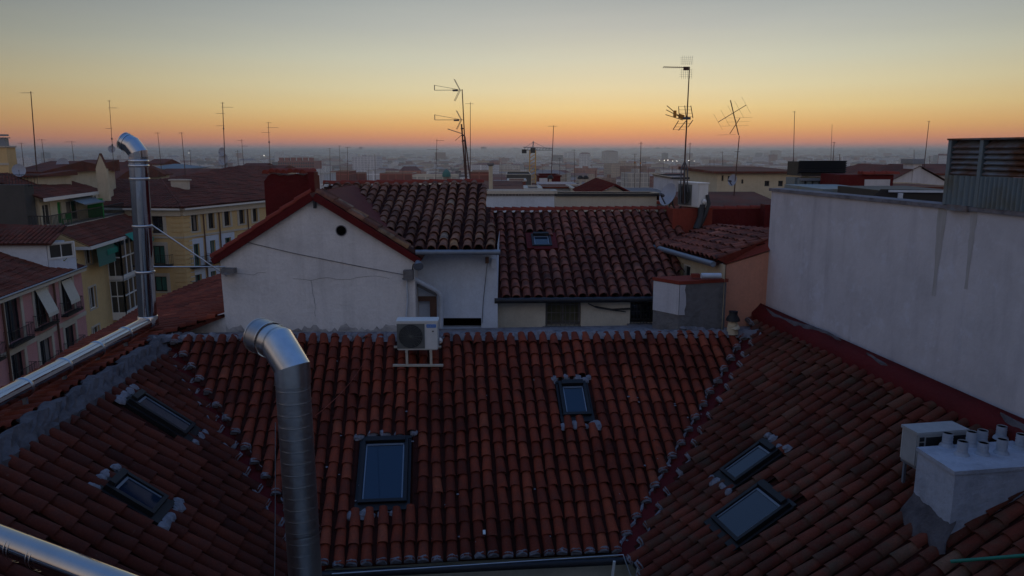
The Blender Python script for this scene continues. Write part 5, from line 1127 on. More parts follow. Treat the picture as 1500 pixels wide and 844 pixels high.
# middle distance, centre
MS = [
 dict(name='white_parapet_house', px0=688, px1=812, ye=284, d=30, depth=1.2, label='long white parapet wall with scalloped tile edge behind the mossy roof', wall='bluewhite', roof='trim', rise=0, kindr='flat', drop=8),
 dict(name='grey_green_house', px0=813, px1=962, ye=287, d=33, depth=1.2, label='grey green wall with a dark coping behind the ridge of the mossy roof', wall='trim', roof='darkmetal', rise=0, kindr='flat', drop=8),
 dict(name='red_shed_roof_house', px0=708, px1=774, ye=284, d=48, depth=9, label='dark red roof just behind the white parapet and yellow stack', wall='cream', roof='far_tile', rise=1.3, kindr='shed'),
 dict(name='pierced_wall_house', px0=771, px1=792, ye=279, d=44, depth=4, label='small white wall pierced by a row of slots', wall='white', roof='trim', rise=0, kindr='flat', wins=[(772.6+i*3.1, 281.5, 774.2+i*3.1, 284.5) for i in range(6)]),
 dict(name='blue_white_house', px0=791, px1=852, ye=273, d=55, depth=8, label='pale blue white wall under a brown dentilled eave', wall='bluewhite', roof='far_tile', rise=.5, kindr='shed', wins=[(829, 281, 834, 286)]),
 dict(name='cream_low_house', px0=840, px1=880, ye=278, d=52, depth=6, label='cream wall tucked left of the striped red roof', wall='palecream', roof='trim', rise=0, kindr='flat'),
 dict(name='striped_red_house', px0=868, px1=930, ye=291, d=42, depth=9, label='gabled roof with red standing ribs in the centre distance', wall='palecream', roof='orangered', rise=2.0, kindr='gablefront'),
 dict(name='green_roof_house', px0=920, px1=970, ye=284, d=50, depth=8, label='house with mossy grey low roof left of the dish', wall='white', roof='roughgrey', rise=1.0, kindr='gable'),
 dict(name='red_low_house', px0=930, px1=1010, ye=294, d=36, depth=5, label='low red tiled lean-to behind the satellite dish', wall='white', roof='orangered', rise=.7, kindr='shed', drop=6),
 dict(name='grey_roof_house', px0=700, px1=760, ye=272, d=75, depth=8, label='low brown roof left of the pale yellow stack', wall='cream', roof='far_tile', rise=1.2, kindr='gable'),
 dict(name='hip_roof_house', px0=664, px1=714, ye=276, d=60, depth=7, label='dark red hipped roof at the foot of the double antenna mast', wall='cream', roof='far_tile', rise=1.7, kindr='hip'),
 dict(name='white_box_house', px0=986, px1=1046, ye=262, d=58, depth=8, label='white box building behind the rooftop air conditioner', wall='white', roof='darkmetal', rise=0, kindr='flat', wins=[(1000, 270, 1004, 275)]),
 dict(name='brown_front_roof', px0=1030, px1=1142, ye=305, d=27, depth=7, label='house with long dark brown tile roof left of the party wall', wall='cream', roof='far_tile', rise=1.3, kindr='gable', drop=8, ridge_frac=.6),
 dict(name='long_cream_house', px0=1051, px1=1172, ye=251, d=50, depth=10, label='long cream house with small windows and thin brown eave', wall='cream', roof='far_tile', rise=.35, kindr='shed', eave=.35, wins=[(1057, 257, 1060, 265), (1066, 258, 1069, 266), (1086, 263, 1089, 269), (1120, 265, 1127, 273), (1140, 265, 1147, 273), (1160, 265, 1165, 273)]),
 dict(name='right_roof_house', px0=1262, px1=1350, ye=260, d=60, depth=10, label='brown roofed house group behind the painted red parapet', wall='cream', roof='far_tile', rise=1.6, kindr='hip'),
 dict(name='ridge_roof_house', px0=1236, px1=1290, ye=262, d=48, depth=7, label='house with pale gable between the black louvre box and white gable', wall='cream', roof='far_tile', rise=1.2, kindr='gablefront'),
 dict(name='right_white_house', px0=1300, px1=1388, ye=268, d=40, depth=7, label='wide white gable wall with central chimney at the right', wall='white', roof='far_tile', rise=2.2, kindr='gablefront', eave=.15),
 dict(name='right_back_house', px0=1350, px1=1420, ye=254, d=62, depth=9, label='brown roof house between the white gable and plant enclosure', wall='white', roof='far_tile', rise=1.7, kindr='gable'),
 dict(name='brown_strip_house', px0=1310, px1=1400, ye=273, d=32, depth=4, label='long brown tiled lean-to in front of the white gable', wall='cream', roof='far_tile', rise=.25, kindr='shed', drop=8),
]
MO = {}
YM = {'red_shed_roof_house': 273, 'blue_white_house': 270, 'striped_red_house': 271, 'green_roof_house': 277, 'red_low_house': 287, 'grey_roof_house': 265, 'hip_roof_house': 263, 'brown_front_roof': 281, 'long_cream_house': 244, 'right_roof_house': 241, 'ridge_roof_house': 249, 'right_white_house': 243, 'right_back_house': 240, 'brown_strip_house': 269}
for k in MS: MO[k['name']] = house(**k, yr=YM.get(k['name']))
o, f, a, b, rf = MO['white_parapet_house']; mb = MB(); n_ = 26
for i in range(n_): q = a + (b-a)*(i+.5)/n_; mb.box(q + V((-.06, -.05, -.08)), q + V((.06, .3, .06)))
mb.build('scalloped_edge', T['palemortar'], o)
o, f, a, b, rf = MO['striped_red_house']; mb = MB()
m1 = (a+b)/2 + UP*(zat(a, 271) - a.z + .02)
for i in range(15):
    t = i/14; mb.beam(m1 + V((0, 9*t, .02)), b + V((.4, 9*t, .03)), .1, .1); mb.beam(m1 + V((0, 9*t, .02)), a + V((-.4, 9*t, .03)), .1, .1)
mb.build('roof_ribs', T['redpaint'], o)
o, f, a, b, rf = MO['right_white_house']; mb = MB(); c = (a+b)/2; z = D(1343, 240, 39.8).z; mb.box(V((D(1338, 240, 39.8).x, a.y-.05, a.z)), V((D(1350, 240, 39.8).x, a.y+1, z))); mb.build('chimney', T['white'], o)
mb = MB(); mb.box(V((D(1335, 240, 39.8).x, a.y-.15, z)), V((D(1352, 240, 39.8).x, a.y+1.1, D(1343, 233, 39.8).z))); mb.build('chimney_cap', T['gutter'], o)
# dark louvred box, red parapet box, dark shed
lbx_ = E_('louvre_box', D(1203, 276, 26), 'black louvred plant box on pale ducts above the party wall', 'ventilation unit')
mb = MB(); A1, A2 = D(1170, 255, 26), D(1235, 255, 26); zt_l = D(1200, 237, 26).z; mb.box((A1.x+.1, A1.y, D(1200, 258, 26).z), (A2.x-.1, A1.y+1.4, zt_l)); mb.build('housing', T['iron'], lbx_)
mb = MB()
for i in range(6): z = A1.z + .02 + (zt_l-A1.z)*i/6; mb.obox(V(((A1.x+A2.x)/2, A1.y-.05, z+.04)), V(((A2.x-A1.x)/2+.05, 0, 0)), V((0, .09, -.04)), V((0, .004, .008)), .5)
mb.build('louvre_blades', T['darkmetal'], lbx_)
z6 = D(1200, 277, 26).z; mb = MB(); 
for i in range(6): x = A1.x + .15 + (A2.x-A1.x-.3)*i/5; mb.box((x-.09, A1.y+.05, z6-.6), (x+.09, A1.y+.3, D(1200, 263, 26).z))
mb.box((A1.x, A1.y+.32, z6-1), (A2.x, A1.y+1.2, D(1200, 261, 26).z)); mb.build('ducts', T['corr'], lbx_)
mb = MB(); z5 = D(1200, 260, 26).z; mb.box((A1.x+.1, A1.y-.02, z5-.12), (A2.x-.1, A1.y+1.2, z5-.02)); mb.build('pale_beam', T['gutter'], lbx_)
rb = E_('red_parapet_box', D(1270, 277, 24), 'dark red painted roof parapet with tile coping and white panel', 'parapet')
A1, A2 = D(1230, 258, 24), D(1309, 255, 24); zt4 = D(1270, 256, 24).z; mb = MB(); mb.box((A1.x, A1.y, zt4-2), (A2.x, A1.y+1.5, zt4)); mb.build('red_wall', T['redpaint'], rb)
mb = MB(); ridge_row(mb, V((D(1262, 256, 24).x, A1.y-.02, zt4)), V((A2.x+.1, A1.y-.02, zt4+.02)), .1, .3); ridge_row(mb, V((D(1262, 256, 24).x, A1.y+.2, zt4)), V((A2.x+.1, A1.y+.2, zt4+.02)), .1, .3); mb.build('coping_tiles', T['orangered'], rb)
mb = MB(); w0, w1 = D(1267, 263, 24), D(1304, 276, 24); mb.box((w0.x, A1.y-.03, w1.z-.6), (w1.x, A1.y+.0, w0.z)); mb.build('white_panel', T['white'], rb)
ds = E_('dark_shed', D(1340, 293, 19), 'black metal shed with pale blue roof edge behind the party wall', 'shed')
A1, A2 = D(1292, 290, 18), D(1400, 292, 18); mb = MB(); mb.add([V((D(1279, 291, 18).x, A1.y, D(1279, 290, 18).z-1)), V((A2.x, A1.y, A1.z-1)), V((A2.x, A1.y, D(1340, 279, 18).z)), V((D(1289, 277, 18).x, A1.y, D(1289, 277, 18).z)), V((D(1279, 288, 18).x, A1.y, D(1279, 288, 18).z))], [(0, 1, 2, 3, 4)], .5)
mb.box((D(1289, 277, 18).x, A1.y+.01, A1.z-1), (A2.x, A1.y+2.4, D(1340, 279, 18).z)); mb.build('shed_wall', T['iron'], ds)
mb = MB(); mb.beam(D(1302, 280, 17.9), D(1402, 281, 17.9), .05, .05); mb.build('roof_edge', T['pvc'], ds)
mb = MB(); q = D(1319, 285, 17.8); mb.tube([q - UP*.3, q + UP*.03], .06, 8); mb.build('post', T['pvc'], ds)
sf = E_('roof_slab_building', D(1200, 283, 22), 'grey flat roof strip right behind the far end of the party wall', 'building')
A1, A2 = D(1205, 280, 21), D(1290, 281, 21); mb = MB(); mb.box((A1.x, A1.y, -3), (A2.x, A1.y+3, D(1250, 277, 21).z)); mb.build('wall', T['corr'], sf)
# yellow stack, red box with sign, other small roof things
ys = E_('pale_yellow_stack', D(718, 282, 40), 'tall pale yellow ventilation stack with dark cap', 'vent stack')
mb = MB(); q = D(719, 283, 40); mb.tube([q - UP*.6, setz(q, D(719, 243, 40).z)], .11, 10); mb.build('stack', T['cream'], ys); mb = MB(); q = setz(q, D(719, 243, 40).z); mb.tube([q, q + UP*.08, q + UP*.14], [.14, .2, .17], 10); mb.build('cap', T['roughgrey'], ys)
house('red_box_building', 789, 821, 259, 70, 6, 'small deep red rooftop box with a white panel', 'redpaint', 'redpaint', 0, 'flat', cat='building')
mb = MB(); A1, A2 = D(790, 261, 69.8), D(802, 268, 69.8); mb.box((A1.x, A1.y-.08, A2.z), (A2.x, A1.y-.04, A1.z)); tag(mb.build('roof_sign', T['white'], None), 'white panel on the front of the small deep red rooftop box', 'sign')
house('orange_building', 744, 770, 266, 80, 6, 'small orange brick building left of the crane foot', 'brick', 'trim', 0, 'flat', cat='building')
house('grey_depot', 742, 778, 256, 190, 25, 'long low grey building left of the crane', 'darkgrey', 'trim', 0, 'flat', cat='building')
for (x0, x1, y, d, w, lb_) in ((474, 486, 257, 300, 'brick', 'small brick block right of the white slotted one'), (485, 511, 251, 300, 'brick', 'brick red block under the trio of thin masts'), (512, 537, 254, 320, 'brick', 'low brick block left of the small white building'), (537, 556, 250, 300, 'white', 'small white building right of the brick blocks'), (556, 604, 254, 300, 'brick', 'long brick block in the centre left distance'), (604, 668, 257, 280, 'palecream', 'long pale classical building with a small green dome'), (688, 716, 252, 200, 'brick', 'brown brick block behind the double antenna'), (460, 475, 255, 210, 'white', 'bright white slotted block beside the red pier')):
    o = house('distant_block', x0, x1, y, d, 14, lb_, {'brick': 'citybrick', 'white': 'citywhite', 'palecream': 'citypale'}[w], 'trim', 0, 'flat', cat='building')[0]
    if 'dome' in lb_: q = D(654, 255, 279); mb = MB(); mb.tube([q - UP, q + UP*.3, q + UP*1.2, q + UP*1.8], [1.6, 1.6, 1.0, .1], 10); mb.build('dome', T['greenblind'], o)
o, f, a, b, rf = house('apartment_slab', 407, 460, 236, 1000, 40, 'big brown apartment slab in the haze above the red chimney block', 'brick', 'trim', 0, 'flat', cat='apartment building')
mb = MB()
for r_ in range(7):
    for c_ in range(16): p = a + (b-a)*((c_+.5)/16) - UP*(3.0 + 4*r_); mb.box(p + V((-.9, -.25, -1.2)), p + V((.9, -.02, 1.2)))
part(mb.build('windows', T['darkmetal'], o), 'rows of small dark windows'); o.children[-1]['kind'] = 'stuff'
mb = MB()
for c_ in range(6): p = a + (b-a)*((c_+.4)/6); mb.box(p + V((-2.6, 3, 0)), p + V((2.6, 9, 4.4)))
mb.build('roof_huts', T['brick'], o)
for (px, y, d, lb_) in ((850, 262, 70, 'grey roof stack beside a thin mast'), (858, 262, 70, 'black cluster of cowls on the dentilled eave house'), (806, 262, 64, 'dark vent near the small red box'), (1268, 222, 60, 'x')):
    if lb_ == 'x': continue
    v = E_('roof_vent', D(px, y+10, d), lb_, 'vent'); mb = MB(); q = v.location; mb.tube([q - UP*.4, setz(q, D(px, y, d).z)], .12, 8); mb.build('shaft', T['trim'], v); mb = MB(); q = setz(q, D(px, y, d).z); mb.tube([q, q + UP*.1, q + UP*.3], [.25, .28, .12], 8); mb.build('cowl', T['iron'], v)

# ================================================================ SATELLITE DISHES
def dish(loc, aim, r, label, mast=0.6, m='dish'):
    o = E_('satellite_dish', loc, label, 'satellite dish', 'satellite dishes on the roofs'); n = V(aim).normalized(); x = n.cross(UP).normalized(); y = x.cross(n); c = V(loc) + UP*mast
    mb = MB(); P = []; 
    for k in range(5):
        q = r*k/4
        for a in range(20): P.append(c + x*q*math.cos(a*math.pi/10) + y*q*1.08*math.sin(a*math.pi/10) + n*(.25*q*q/r))
    F = [(k*20+a, k*20+(a+1) % 20, (k+1)*20+(a+1) % 20, (k+1)*20+a) for k in range(4) for a in range(20)]
    mb.add(P, F, .5, 0, True); mb.build('reflector', T[m], o)
    mb = MB(); f_ = c + n*r*1.1 - y*r*.3; mb.tube([c - y*r, f_], .018, 5); mb.tube([f_, f_ - n*.12], .04, 8); mb.build('feed_arm', T['mast'], o)
    mb = MB(); mb.tube([V(loc), c - n*.06], .022, 6); mb.build('mount', T['mast'], o); return o
dd_ = D(980, 304, 18.6); dish(dd_, (-.72, -.45, .35), .27, 'grey satellite dish beside the air conditioner on the orange red chimney', .30)
mb = MB(); p0 = D(984, 288, 18.5); p1 = D(998, 302, 18.5); mb.tube([p0, p0 + V((.03, 0, -.2)), (p0+p1)/2 + V((0, 0, -.25)), p1], .02, 6); tag(mb.build('dish_cable', T['cable'], None), 'black cable hanging from the satellite dish to the chimney top', 'cable')
dish(D(93, 246, 70), (.2, -.9, .3), .55, 'white satellite dish on the brown roof left of the tall flue', .3)
dish(D(28, 252, 62), (.5, -.8, .3), .5, 'satellite dish low beside the ochre tower', .1)
for py, lb_ in ((222, 'upper dish on the mast by the brown roofs'), (233, 'middle dish on the mast by the brown roofs'), (242, 'lowest dish on the mast by the brown roofs')): dish(D(326 + (py-222)*.2, py+3, 108), (-.3, -.9, .2), .8 if py == 233 else .6, lb_, .2)
dish(D(164, 220, 78), (.3, -.9, .1), .35, 'small dish halfway up the mast behind the flue hood', .1)
dish(D(1074, 268, 30), (-.8, -.5, .2), .22, 'small dish on the slanted fishbone antenna mast', .1)

# ================================================================ ANTENNAS
def mast(px0, y0, px1, y1, d, label, elems=(), r=.02, foot=None, sl=1.0):
    b_, t_ = D(px1, y1, d), None
    rt = ray(px0, y0); t_ = rt * (b_.y / rt.y); b2 = b_ - UP*1.0
    o = E_('tv_antenna', b_, label, 'antenna', 'television antennas on the rooftops'); s = d/FPX
    mb = MB(); mb.tube([b2 + (b_-t_)*.0, b_, t_], [r*.9, r*.85, r*.55], 6); mb.build('mast', T['rustmast'], o)
    up = (t_ - b_).normalized()
    for e in elems:
        k, yy, L, az_, n_, el = e   # kind, row, boom length px, azimuth deg, count, element length px
        w = (y1 - yy)/(y1 - y0); c = b_ + (t_-b_)*w; a = R(az_); bd = V((math.cos(a), math.sin(a), 0)); cr_ = V((-bd.y, bd.x, 0)); L_ = L*s; E2 = el*s; th = max(.008, s*.24)
        mb = MB()
        if k == 'y':
            mb.beam(c - bd*L_*.15, c + bd*L_, th*1.6, th*1.6)
            for i in range(n_): q = c - bd*L_*.1 + bd*L_*1.08*i/max(1, n_-1); l = E2*(1 - .35*i/n_); mb.beam(q - cr_*l/2, q + cr_*l/2, th, th)
        elif k == 'v':
            mb.beam(c - bd*L_*.15, c + bd*L_, th*1.6, th*1.6)
            for i in range(n_): q = c - bd*L_*.1 + bd*L_*1.08*i/max(1, n_-1); l = E2*(1 - .3*i/n_); mb.beam(q - UP*l/2, q + UP*l/2, th, th, V((1, 0, 0)))
        elif k == 'u':                                        # boom with open triangle director and corner reflector grid
            tip = c + bd*L_; mb.beam(c, tip, th*2, th*2); mb.beam(c + bd*L_*.15 + UP*.02, tip + UP*L_*.17, th*1.5, th*1.5); mb.beam(tip, tip + UP*L_*.18, th*3, th*3, V((0, 1, 0)))
            mb.obox(c + bd*L_*.25 - UP*.01, bd*.09, cr_*.03, UP*.03)
            for sg_ in (1, -1):
                g0 = c + bd*L_*.08; gd = (UP*sg_*.83 - bd*-.45).normalized(); gd = (UP*sg_*.8 + bd*.42).normalized(); g1_ = E2
                for j in range(5): mb.beam(g0 + gd*g1_*(.15+j*.2) - cr_*E2*.4, g0 + gd*g1_*(.15+j*.2) + cr_*E2*.4, th*.8, th*.8)
                for j in (-.4, 0, .4): mb.beam(g0 + cr_*E2*j, g0 + cr_*E2*j + gd*g1_, th*1.1, th*1.1)
        elif k == 'h':                                        # short head element
            mb.beam(c - bd*L_*.4, c + bd*L_*.6, th*1.6, th*1.6)
            for i in range(3): q = c + bd*L_*(-.3+.4*i); mb.beam(q - cr_*E2/2, q + cr_*E2/2, th, th)
        elif k == 'b': mb.tube([c - UP*s*1.4, c - UP*s*.3, c + UP*s*1.4], [s*.8, s*1.3, s*.6], 8)
        mb.build('antenna_head' if k != 'b' else 'mast_amplifier', T['mast'] if k != 'b' else T['orangeplastic'] if L else T['mast'], o)
    return o, b_, t_
mast(45, 134, 53, 240, 66, 'tall bent topped mast at the far left', [('y', 136, 15, 175, 6, 8)], .06)
mast(31, 209, 34, 236, 90, 'short mast between the ochre tower and the tall bent mast', [('h', 210, 8, 180, 3, 5)], .04)
mast(61, 204, 65, 236, 90, 'short mast just right of the tall bent mast', [('h', 205, 12, 180, 3, 5)], .04)
mast(105, 207, 108, 233, 95, 'short mast with crossbar above the white dish', [('h', 208, 16, 180, 3, 4)], .04)
mast(160, 147, 166, 235, 76, 'thin mast with amplifiers left of the flue hood', [('h', 148, 4, 180, 3, 4), ('y', 158, 10, 10, 4, 9), ('y', 188, 8, 175, 3, 5), ('b', 203, 0, 0, 0, 0), ('b', 212, 0, 0, 0, 0)], .035)
mast(231, 194, 236, 244, 110, 'plain mast right of the flue hood', [('h', 195, 8, 180, 3, 5)], .05)
mast(266, 194, 271, 250, 105, 'thick mast with small head above the brown roof', [('h', 195, 8, 180, 3, 6)], .06)
mast(278, 219, 280, 248, 130, 'short faint mast between two taller ones', [('h', 221, 6, 180, 3, 4)], .05)
mast(326, 150, 330, 250, 106, 'tall mast with many crossed booms and dishes', [('h', 151, 5, 160, 3, 6), ('y', 157, 14, 15, 5, 8), ('y', 166, 10, 170, 4, 8), ('y', 184, 10, 178, 4, 7), ('b', 188, 0, 0, 0, 0)], .08)
mast(354, 204, 357, 244, 118, 'short wire loop mast right of the dish mast', [('y', 206, 6, 170, 4, 10), ('y', 214, 8, 20, 3, 8)], .05)
mast(348, 220, 349, 240, 200, 'faint distant mast behind the brown roof peak', [('h', 222, 6, 180, 3, 5)], .08)
mast(393, 179, 396, 250, 90, 'slim mast with two crossed booms left of the red chimney block', [('h', 180, 8, 10, 3, 5), ('y', 187, 14, 5, 4, 8), ('y', 194, 10, 178, 4, 6), ('b', 208, 0, 0, 0, 0)], .045)
mast(483, 217, 484, 262, 120, 'leftmost of three thin masts behind the gable ridge', [('h', 218, 5, 180, 3, 4)], .05)
mast(497, 213, 499, 268, 120, 'middle of three thin masts behind the gable ridge', [('h', 214, 4, 0, 3, 4)], .045)
mast(509, 215, 509, 262, 115, 'rightmost of three thin masts behind the gable ridge', [('h', 216, 8, 10, 3, 5), ('y', 224, 10, 178, 3, 4)], .05)
mast(549, 226, 550, 268, 100, 'bare mast alone behind the brown tiled ridge', [], .04)
mast(539, 240, 540, 268, 140, 'stub mast left of the bare mast', [], .05)
mast(640, 204, 638, 272, 44, 'slender mast with three small booms left of the double mast', [('y', 206, 10, 15, 6, 6), ('y', 219, 14, 170, 3, 14), ('h', 234, 6, 178, 3, 4), ('v', 243, 2, 0, 2, 6)], .022)
o, b_, t_ = mast(677, 131, 684, 272, 26, 'large rust mast with two grid reflector antennas at the centre left', [('u', 132, 40, 176, 5, 17), ('u', 175, 42, 176, 5, 15)], .032)
mb = MB(); q0_, q1_ = D(676, 182, 26), D(683, 272, 26); mb.tube([q1_, q0_], .028, 7); q2_, q3_ = D(681, 200, 26.2), D(690, 272, 26); mb.tube([q3_, q2_], .022, 7)
for yy in (190, 200, 208, 236): qq = D(677 + (yy-190)*.09, yy, 26); mb.lump(qq, .07, 1); 
mb.build('support_mast', T['rustmast'], o)
mb = MB(); q = D(677, 196, 26); mb.beam(q, D(656, 189, 26.3), .02, .02); 
for i in range(6): c = q + (D(656, 189, 26.3)-q)*i/5.5; mb.beam(c + V((0, -.2, -.02)), c + V((0, .2, .02)), .01, .01)
mb.beam(D(676, 198, 26), D(667, 206, 26), .015, .015); mb.build('lower_boom', T['mast'], o)
mast(689, 150, 689, 262, 55, 'tall pale mast just right of the double mast', [('h', 152, 12, 178, 3, 4)], .035)
mast(811, 184, 807, 270, 70, 'tall mast with flag like head right of the crane', [('h', 185, 14, 180, 3, 3)], .055)
mast(820, 231, 820, 262, 110, 'short mast right of the crane', [('h', 232, 5, 180, 3, 4)], .05)
mast(841, 219, 842, 262, 110, 'mast with tiny head in the centre distance', [('h', 220, 6, 180, 3, 5)], .05)
mast(829, 234, 829, 262, 160, 'faint stub mast between two centre masts', [], .06)
mast(872, 250, 873, 276, 70, 'dark stub mast above the dentilled eave', [], .04)
mast(930, 225, 930, 268, 62, 'thinner of the paired masts with orange amplifier', [('h', 226, 8, 175, 3, 4), ('b', 238, 1, 0, 0, 0)], .03)
mast(939, 208, 937, 284, 60, 'thicker of the paired masts with wire loops', [('h', 210, 6, 178, 3, 4), ('b', 239, 1, 0, 0, 0), ('v', 238, 8, 10, 3, 12)], .045)
mast(985, 245, 985, 268, 120, 'stub mast below the distant lamps', [], .05)
# big right mast
o, b_, t_ = mast(1010, 98, 1003, 238, 18.5, 'tallest mast with spiral director on top of the orange red chimney', [('u', 172, 1, 176, 5, 1)], .024)
s = 18.5/FPX; top = t_; mb = MB(); bd = V((-1, .05, .01)); 
mb.beam(top - UP*.02, top + bd*.62, .012, .012)
for i in range(12): c = top - UP*.015 + bd*(.06 + .05*i); mb.obox(c, V((.018, 0, .012)), V((0, .05, 0)), V((-.003, 0, .005)))
mb.obox(top + bd*.08 - UP*.04, V((.06, 0, 0)), V((0, .03, 0)), V((0, 0, .04))); mb.build('director', T['rustmast'], o)
mb = MB()
for sg_ in (1, -1):
    for j in range(6): q = top + V((.04 - .045*j, 0, sg_*(.05+.0*j))); mb.beam(q, q + V((.05*(1 - j*.1), .1, sg_*.22)), .004, .004, V((0, 1, 0)))
    for j in range(4): mb.beam(top + V((-.22, .02+.02*j, sg_*(.07+.05*j))), top + V((.1, .02+.02*j, sg_*(.07+.05*j))), .003, .003)
mb.build('reflector_grid', T['mast'], o)
mid = D(1006, 176, 18.5); mb = MB()
for a_, b__ in (((977, 155), (997, 172)), ((976, 161), (999, 173)), ((975, 168), (1000, 176))): mb.beam(D(*a_, 18.2), D(*b__, 18.5), .014, .014)
mb.build('director_arms', T['rustmast'], o)
mb = MB(); mb.obox(D(988.5, 167, 18.35), V((.03, 0, 0)), V((0, .05, 0)), V((0, 0, .08))); mb.obox(D(998, 171, 18.45), V((.06, 0, -.02)), V((0, .05, 0)), V((0.01, 0, .05))); mb.build('amplifier', T['orangeplastic'], o)
mb = MB()
for p, q in (((994, 156), (995, 172)), ((1003, 155), (1005, 172)), ((1012, 155), (1015, 173)), ((994, 177), (986, 190)), ((1005, 177), (994, 191)), ((1015, 176), (1008, 186))): mb.beam(D(*p, 18.5), D(*q, 18.4), .016, .012)
for y0, x0, x1 in ((156, 994, 1012), (161, 994, 1013), (166, 995, 1014), (171, 995, 1015), (181, 991, 1011), (186, 989, 1008), (190, 986, 1003)): mb.beam(D(x0, y0, 18.5), D(x1, y0, 18.45), .006, .006)
mb.build('corner_reflector', T['rustmast'], o)
mb = MB(); j = D(1003, 236, 18.5)
for x, y in ((998, 300), (1003, 300), (1007, 282)): mb.tube([j, D(j.x*0 + (1003 + (x-1003)*1.0), 247, 18.5), D(x if x != 998 else 996, y, 18.5)], .016, 6)
mb.tube([D(998, 247, 18.5), D(1008, 247, 18.5)], .012, 6); mb.build('tripod', T['mast'], o)
mast(1011, 209, 1009, 268, 60, 'thin mast right behind the tallest mast', [('h', 211, 5, 178, 3, 4)], .035)
# slanted fishbone
o, b_, t_ = mast(1083, 199, 1075, 288, 30, 'slanted fishbone antenna right of the tallest mast', [('h', 222, 8, 170, 3, 4)], .03)
mb = MB(); Dd = lambda x, y: D(x, y, 30)
mb.tube([Dd(1082, 198), Dd(1070, 147)], .02, 6); mb.beam(Dd(1052, 179), Dd(1093, 154), .022, .022); mb.beam(Dd(1069, 196), Dd(1084, 173), .02, .02)
for i in range(5): c = Dd(1052 + 41*i/4, 179 - 25*i/4); mb.beam(c + V((-.2, 0, .32)), c + V((.2, 0, -.32)), .006, .006, V((0, 1, 0)))
for y, x0, x1 in ((173, 1062, 1102), (179, 1064, 1098), (185, 1056, 1096), (198, 1051, 1078)): mb.beam(Dd(x0, y), Dd(x1, y-1), .006, .006)
mb.build('fishbone_booms', T['rustmast'], o)
mast(1058, 222, 1059, 246, 90, 'short mast above the left end of the cream house', [('h', 223, 6, 180, 3, 4)], .04)
mast(1164, 163, 1162, 246, 52, 'plain tall mast at the right end of the cream house', [('h', 164, 5, 178, 3, 3), ('b', 235, 0, 0, 0, 0)], .03)
mast(1219, 182, 1217, 236, 60, 'left thin mast behind the black louvre box', [], .02)
mast(1222, 208, 1220, 240, 60, 'right thin mast behind the black louvre box', [('h', 209, 5, 178, 3, 4)], .035)
mast(1230, 226, 1230, 240, 60, 'stub mast at the right of the louvre box', [('h', 227, 5, 178, 3, 4)], .03)
mast(1361, 177, 1354, 240, 48, 'leaning thin mast near the plant enclosure', [('h', 178, 4, 178, 3, 3)], .03)
mast(1339, 219, 1339, 236, 52, 'stub mast on the white gable chimney', [], .02)
mast(1362, 229, 1362, 246, 70, 'tiny mast right of the leaning thin mast', [('h', 230, 5, 178, 3, 3)], .03)
mast(1267, 236, 1268, 250, 70, 'tiny rooftop mast behind the red parapet box', [('h', 237, 6, 178, 3, 3)], .03)
random.seed(21)
FM = ['hair thin distant mast left of the brick blocks', 'hair thin distant mast left of the pale classical building', 'hair thin distant mast behind the pale stack', 'hair thin distant mast beneath the crane jib', 'hair thin distant mast near the paired masts', 'hair thin distant mast above the mossy grey roof', 'hair thin distant mast between dish and tall mast', 'hair thin distant mast left of the fishbone antenna', 'hair thin distant mast left of the cream house']
for (px, y0), lb_ in zip(((470, 238), (590, 242), (735, 240), (795, 240), (915, 246), (950, 244), (972, 240), (1040, 228), (1046, 232)), FM): mast(px, y0, px, 266, 150, lb_, [], .045)

# ================================================================ CRANE
ck = E_('tower_crane', D(780, 264, 210), 'yellow tower crane with short jib in the middle distance', 'crane'); q = D(780, 266, 210); tz = D(780, 220, 210).z
mb = MB()
for sx in (-.8, .8):
    for sy in (-.8, .8): mb.beam(q + V((sx, sy, -3)), setz(q, tz) + V((sx, sy, 0)), .25, .25)
for i in range(8):
    z0 = q.z + (tz-q.z)*i/8; z1 = q.z + (tz-q.z)*(i+1)/8
    for sy in (-.8, .8): mb.beam(setz(q, z0) + V((-.8, sy, 0)), setz(q, z1) + V((.8, sy, 0)), .14, .14)
mb.build('mast', T['yellowpaint'], ck)
mb = MB(); c = setz(q, tz)
for k in (0, .8): mb.beam(c + V((-2.6, 0, k)), c + V((5.4, 0, k*.6)), .2, .2)
for i in range(9): mb.beam(c + V((-2.4+i*.85, 0, 0)), c + V((-2.0+i*.85, 0, .7)), .12, .12)
mb.beam(c + V((0, 0, 0)), c + V((.2, 0, 2.4)), .3, .3, V((0, 1, 0))); mb.beam(c + V((.2, 0, 2.2)), c + V((4, 0, .4)), .08, .08); mb.beam(c + V((.2, 0, 2.2)), c + V((-2.4, 0, .5)), .08, .08); mb.build('jib', T['gutter'], ck)
mb = MB(); mb.box(c + V((-3.0, -.5, -.9)), c + V((-1.7, .5, .2))); mb.build('counterweight', T['darkmetal'], ck)
mb = MB(); mb.box(c + V((-.6, -.9, -.8)), c + V((.8, .3, .6))); mb.build('cab', T['darkmetal'], ck)

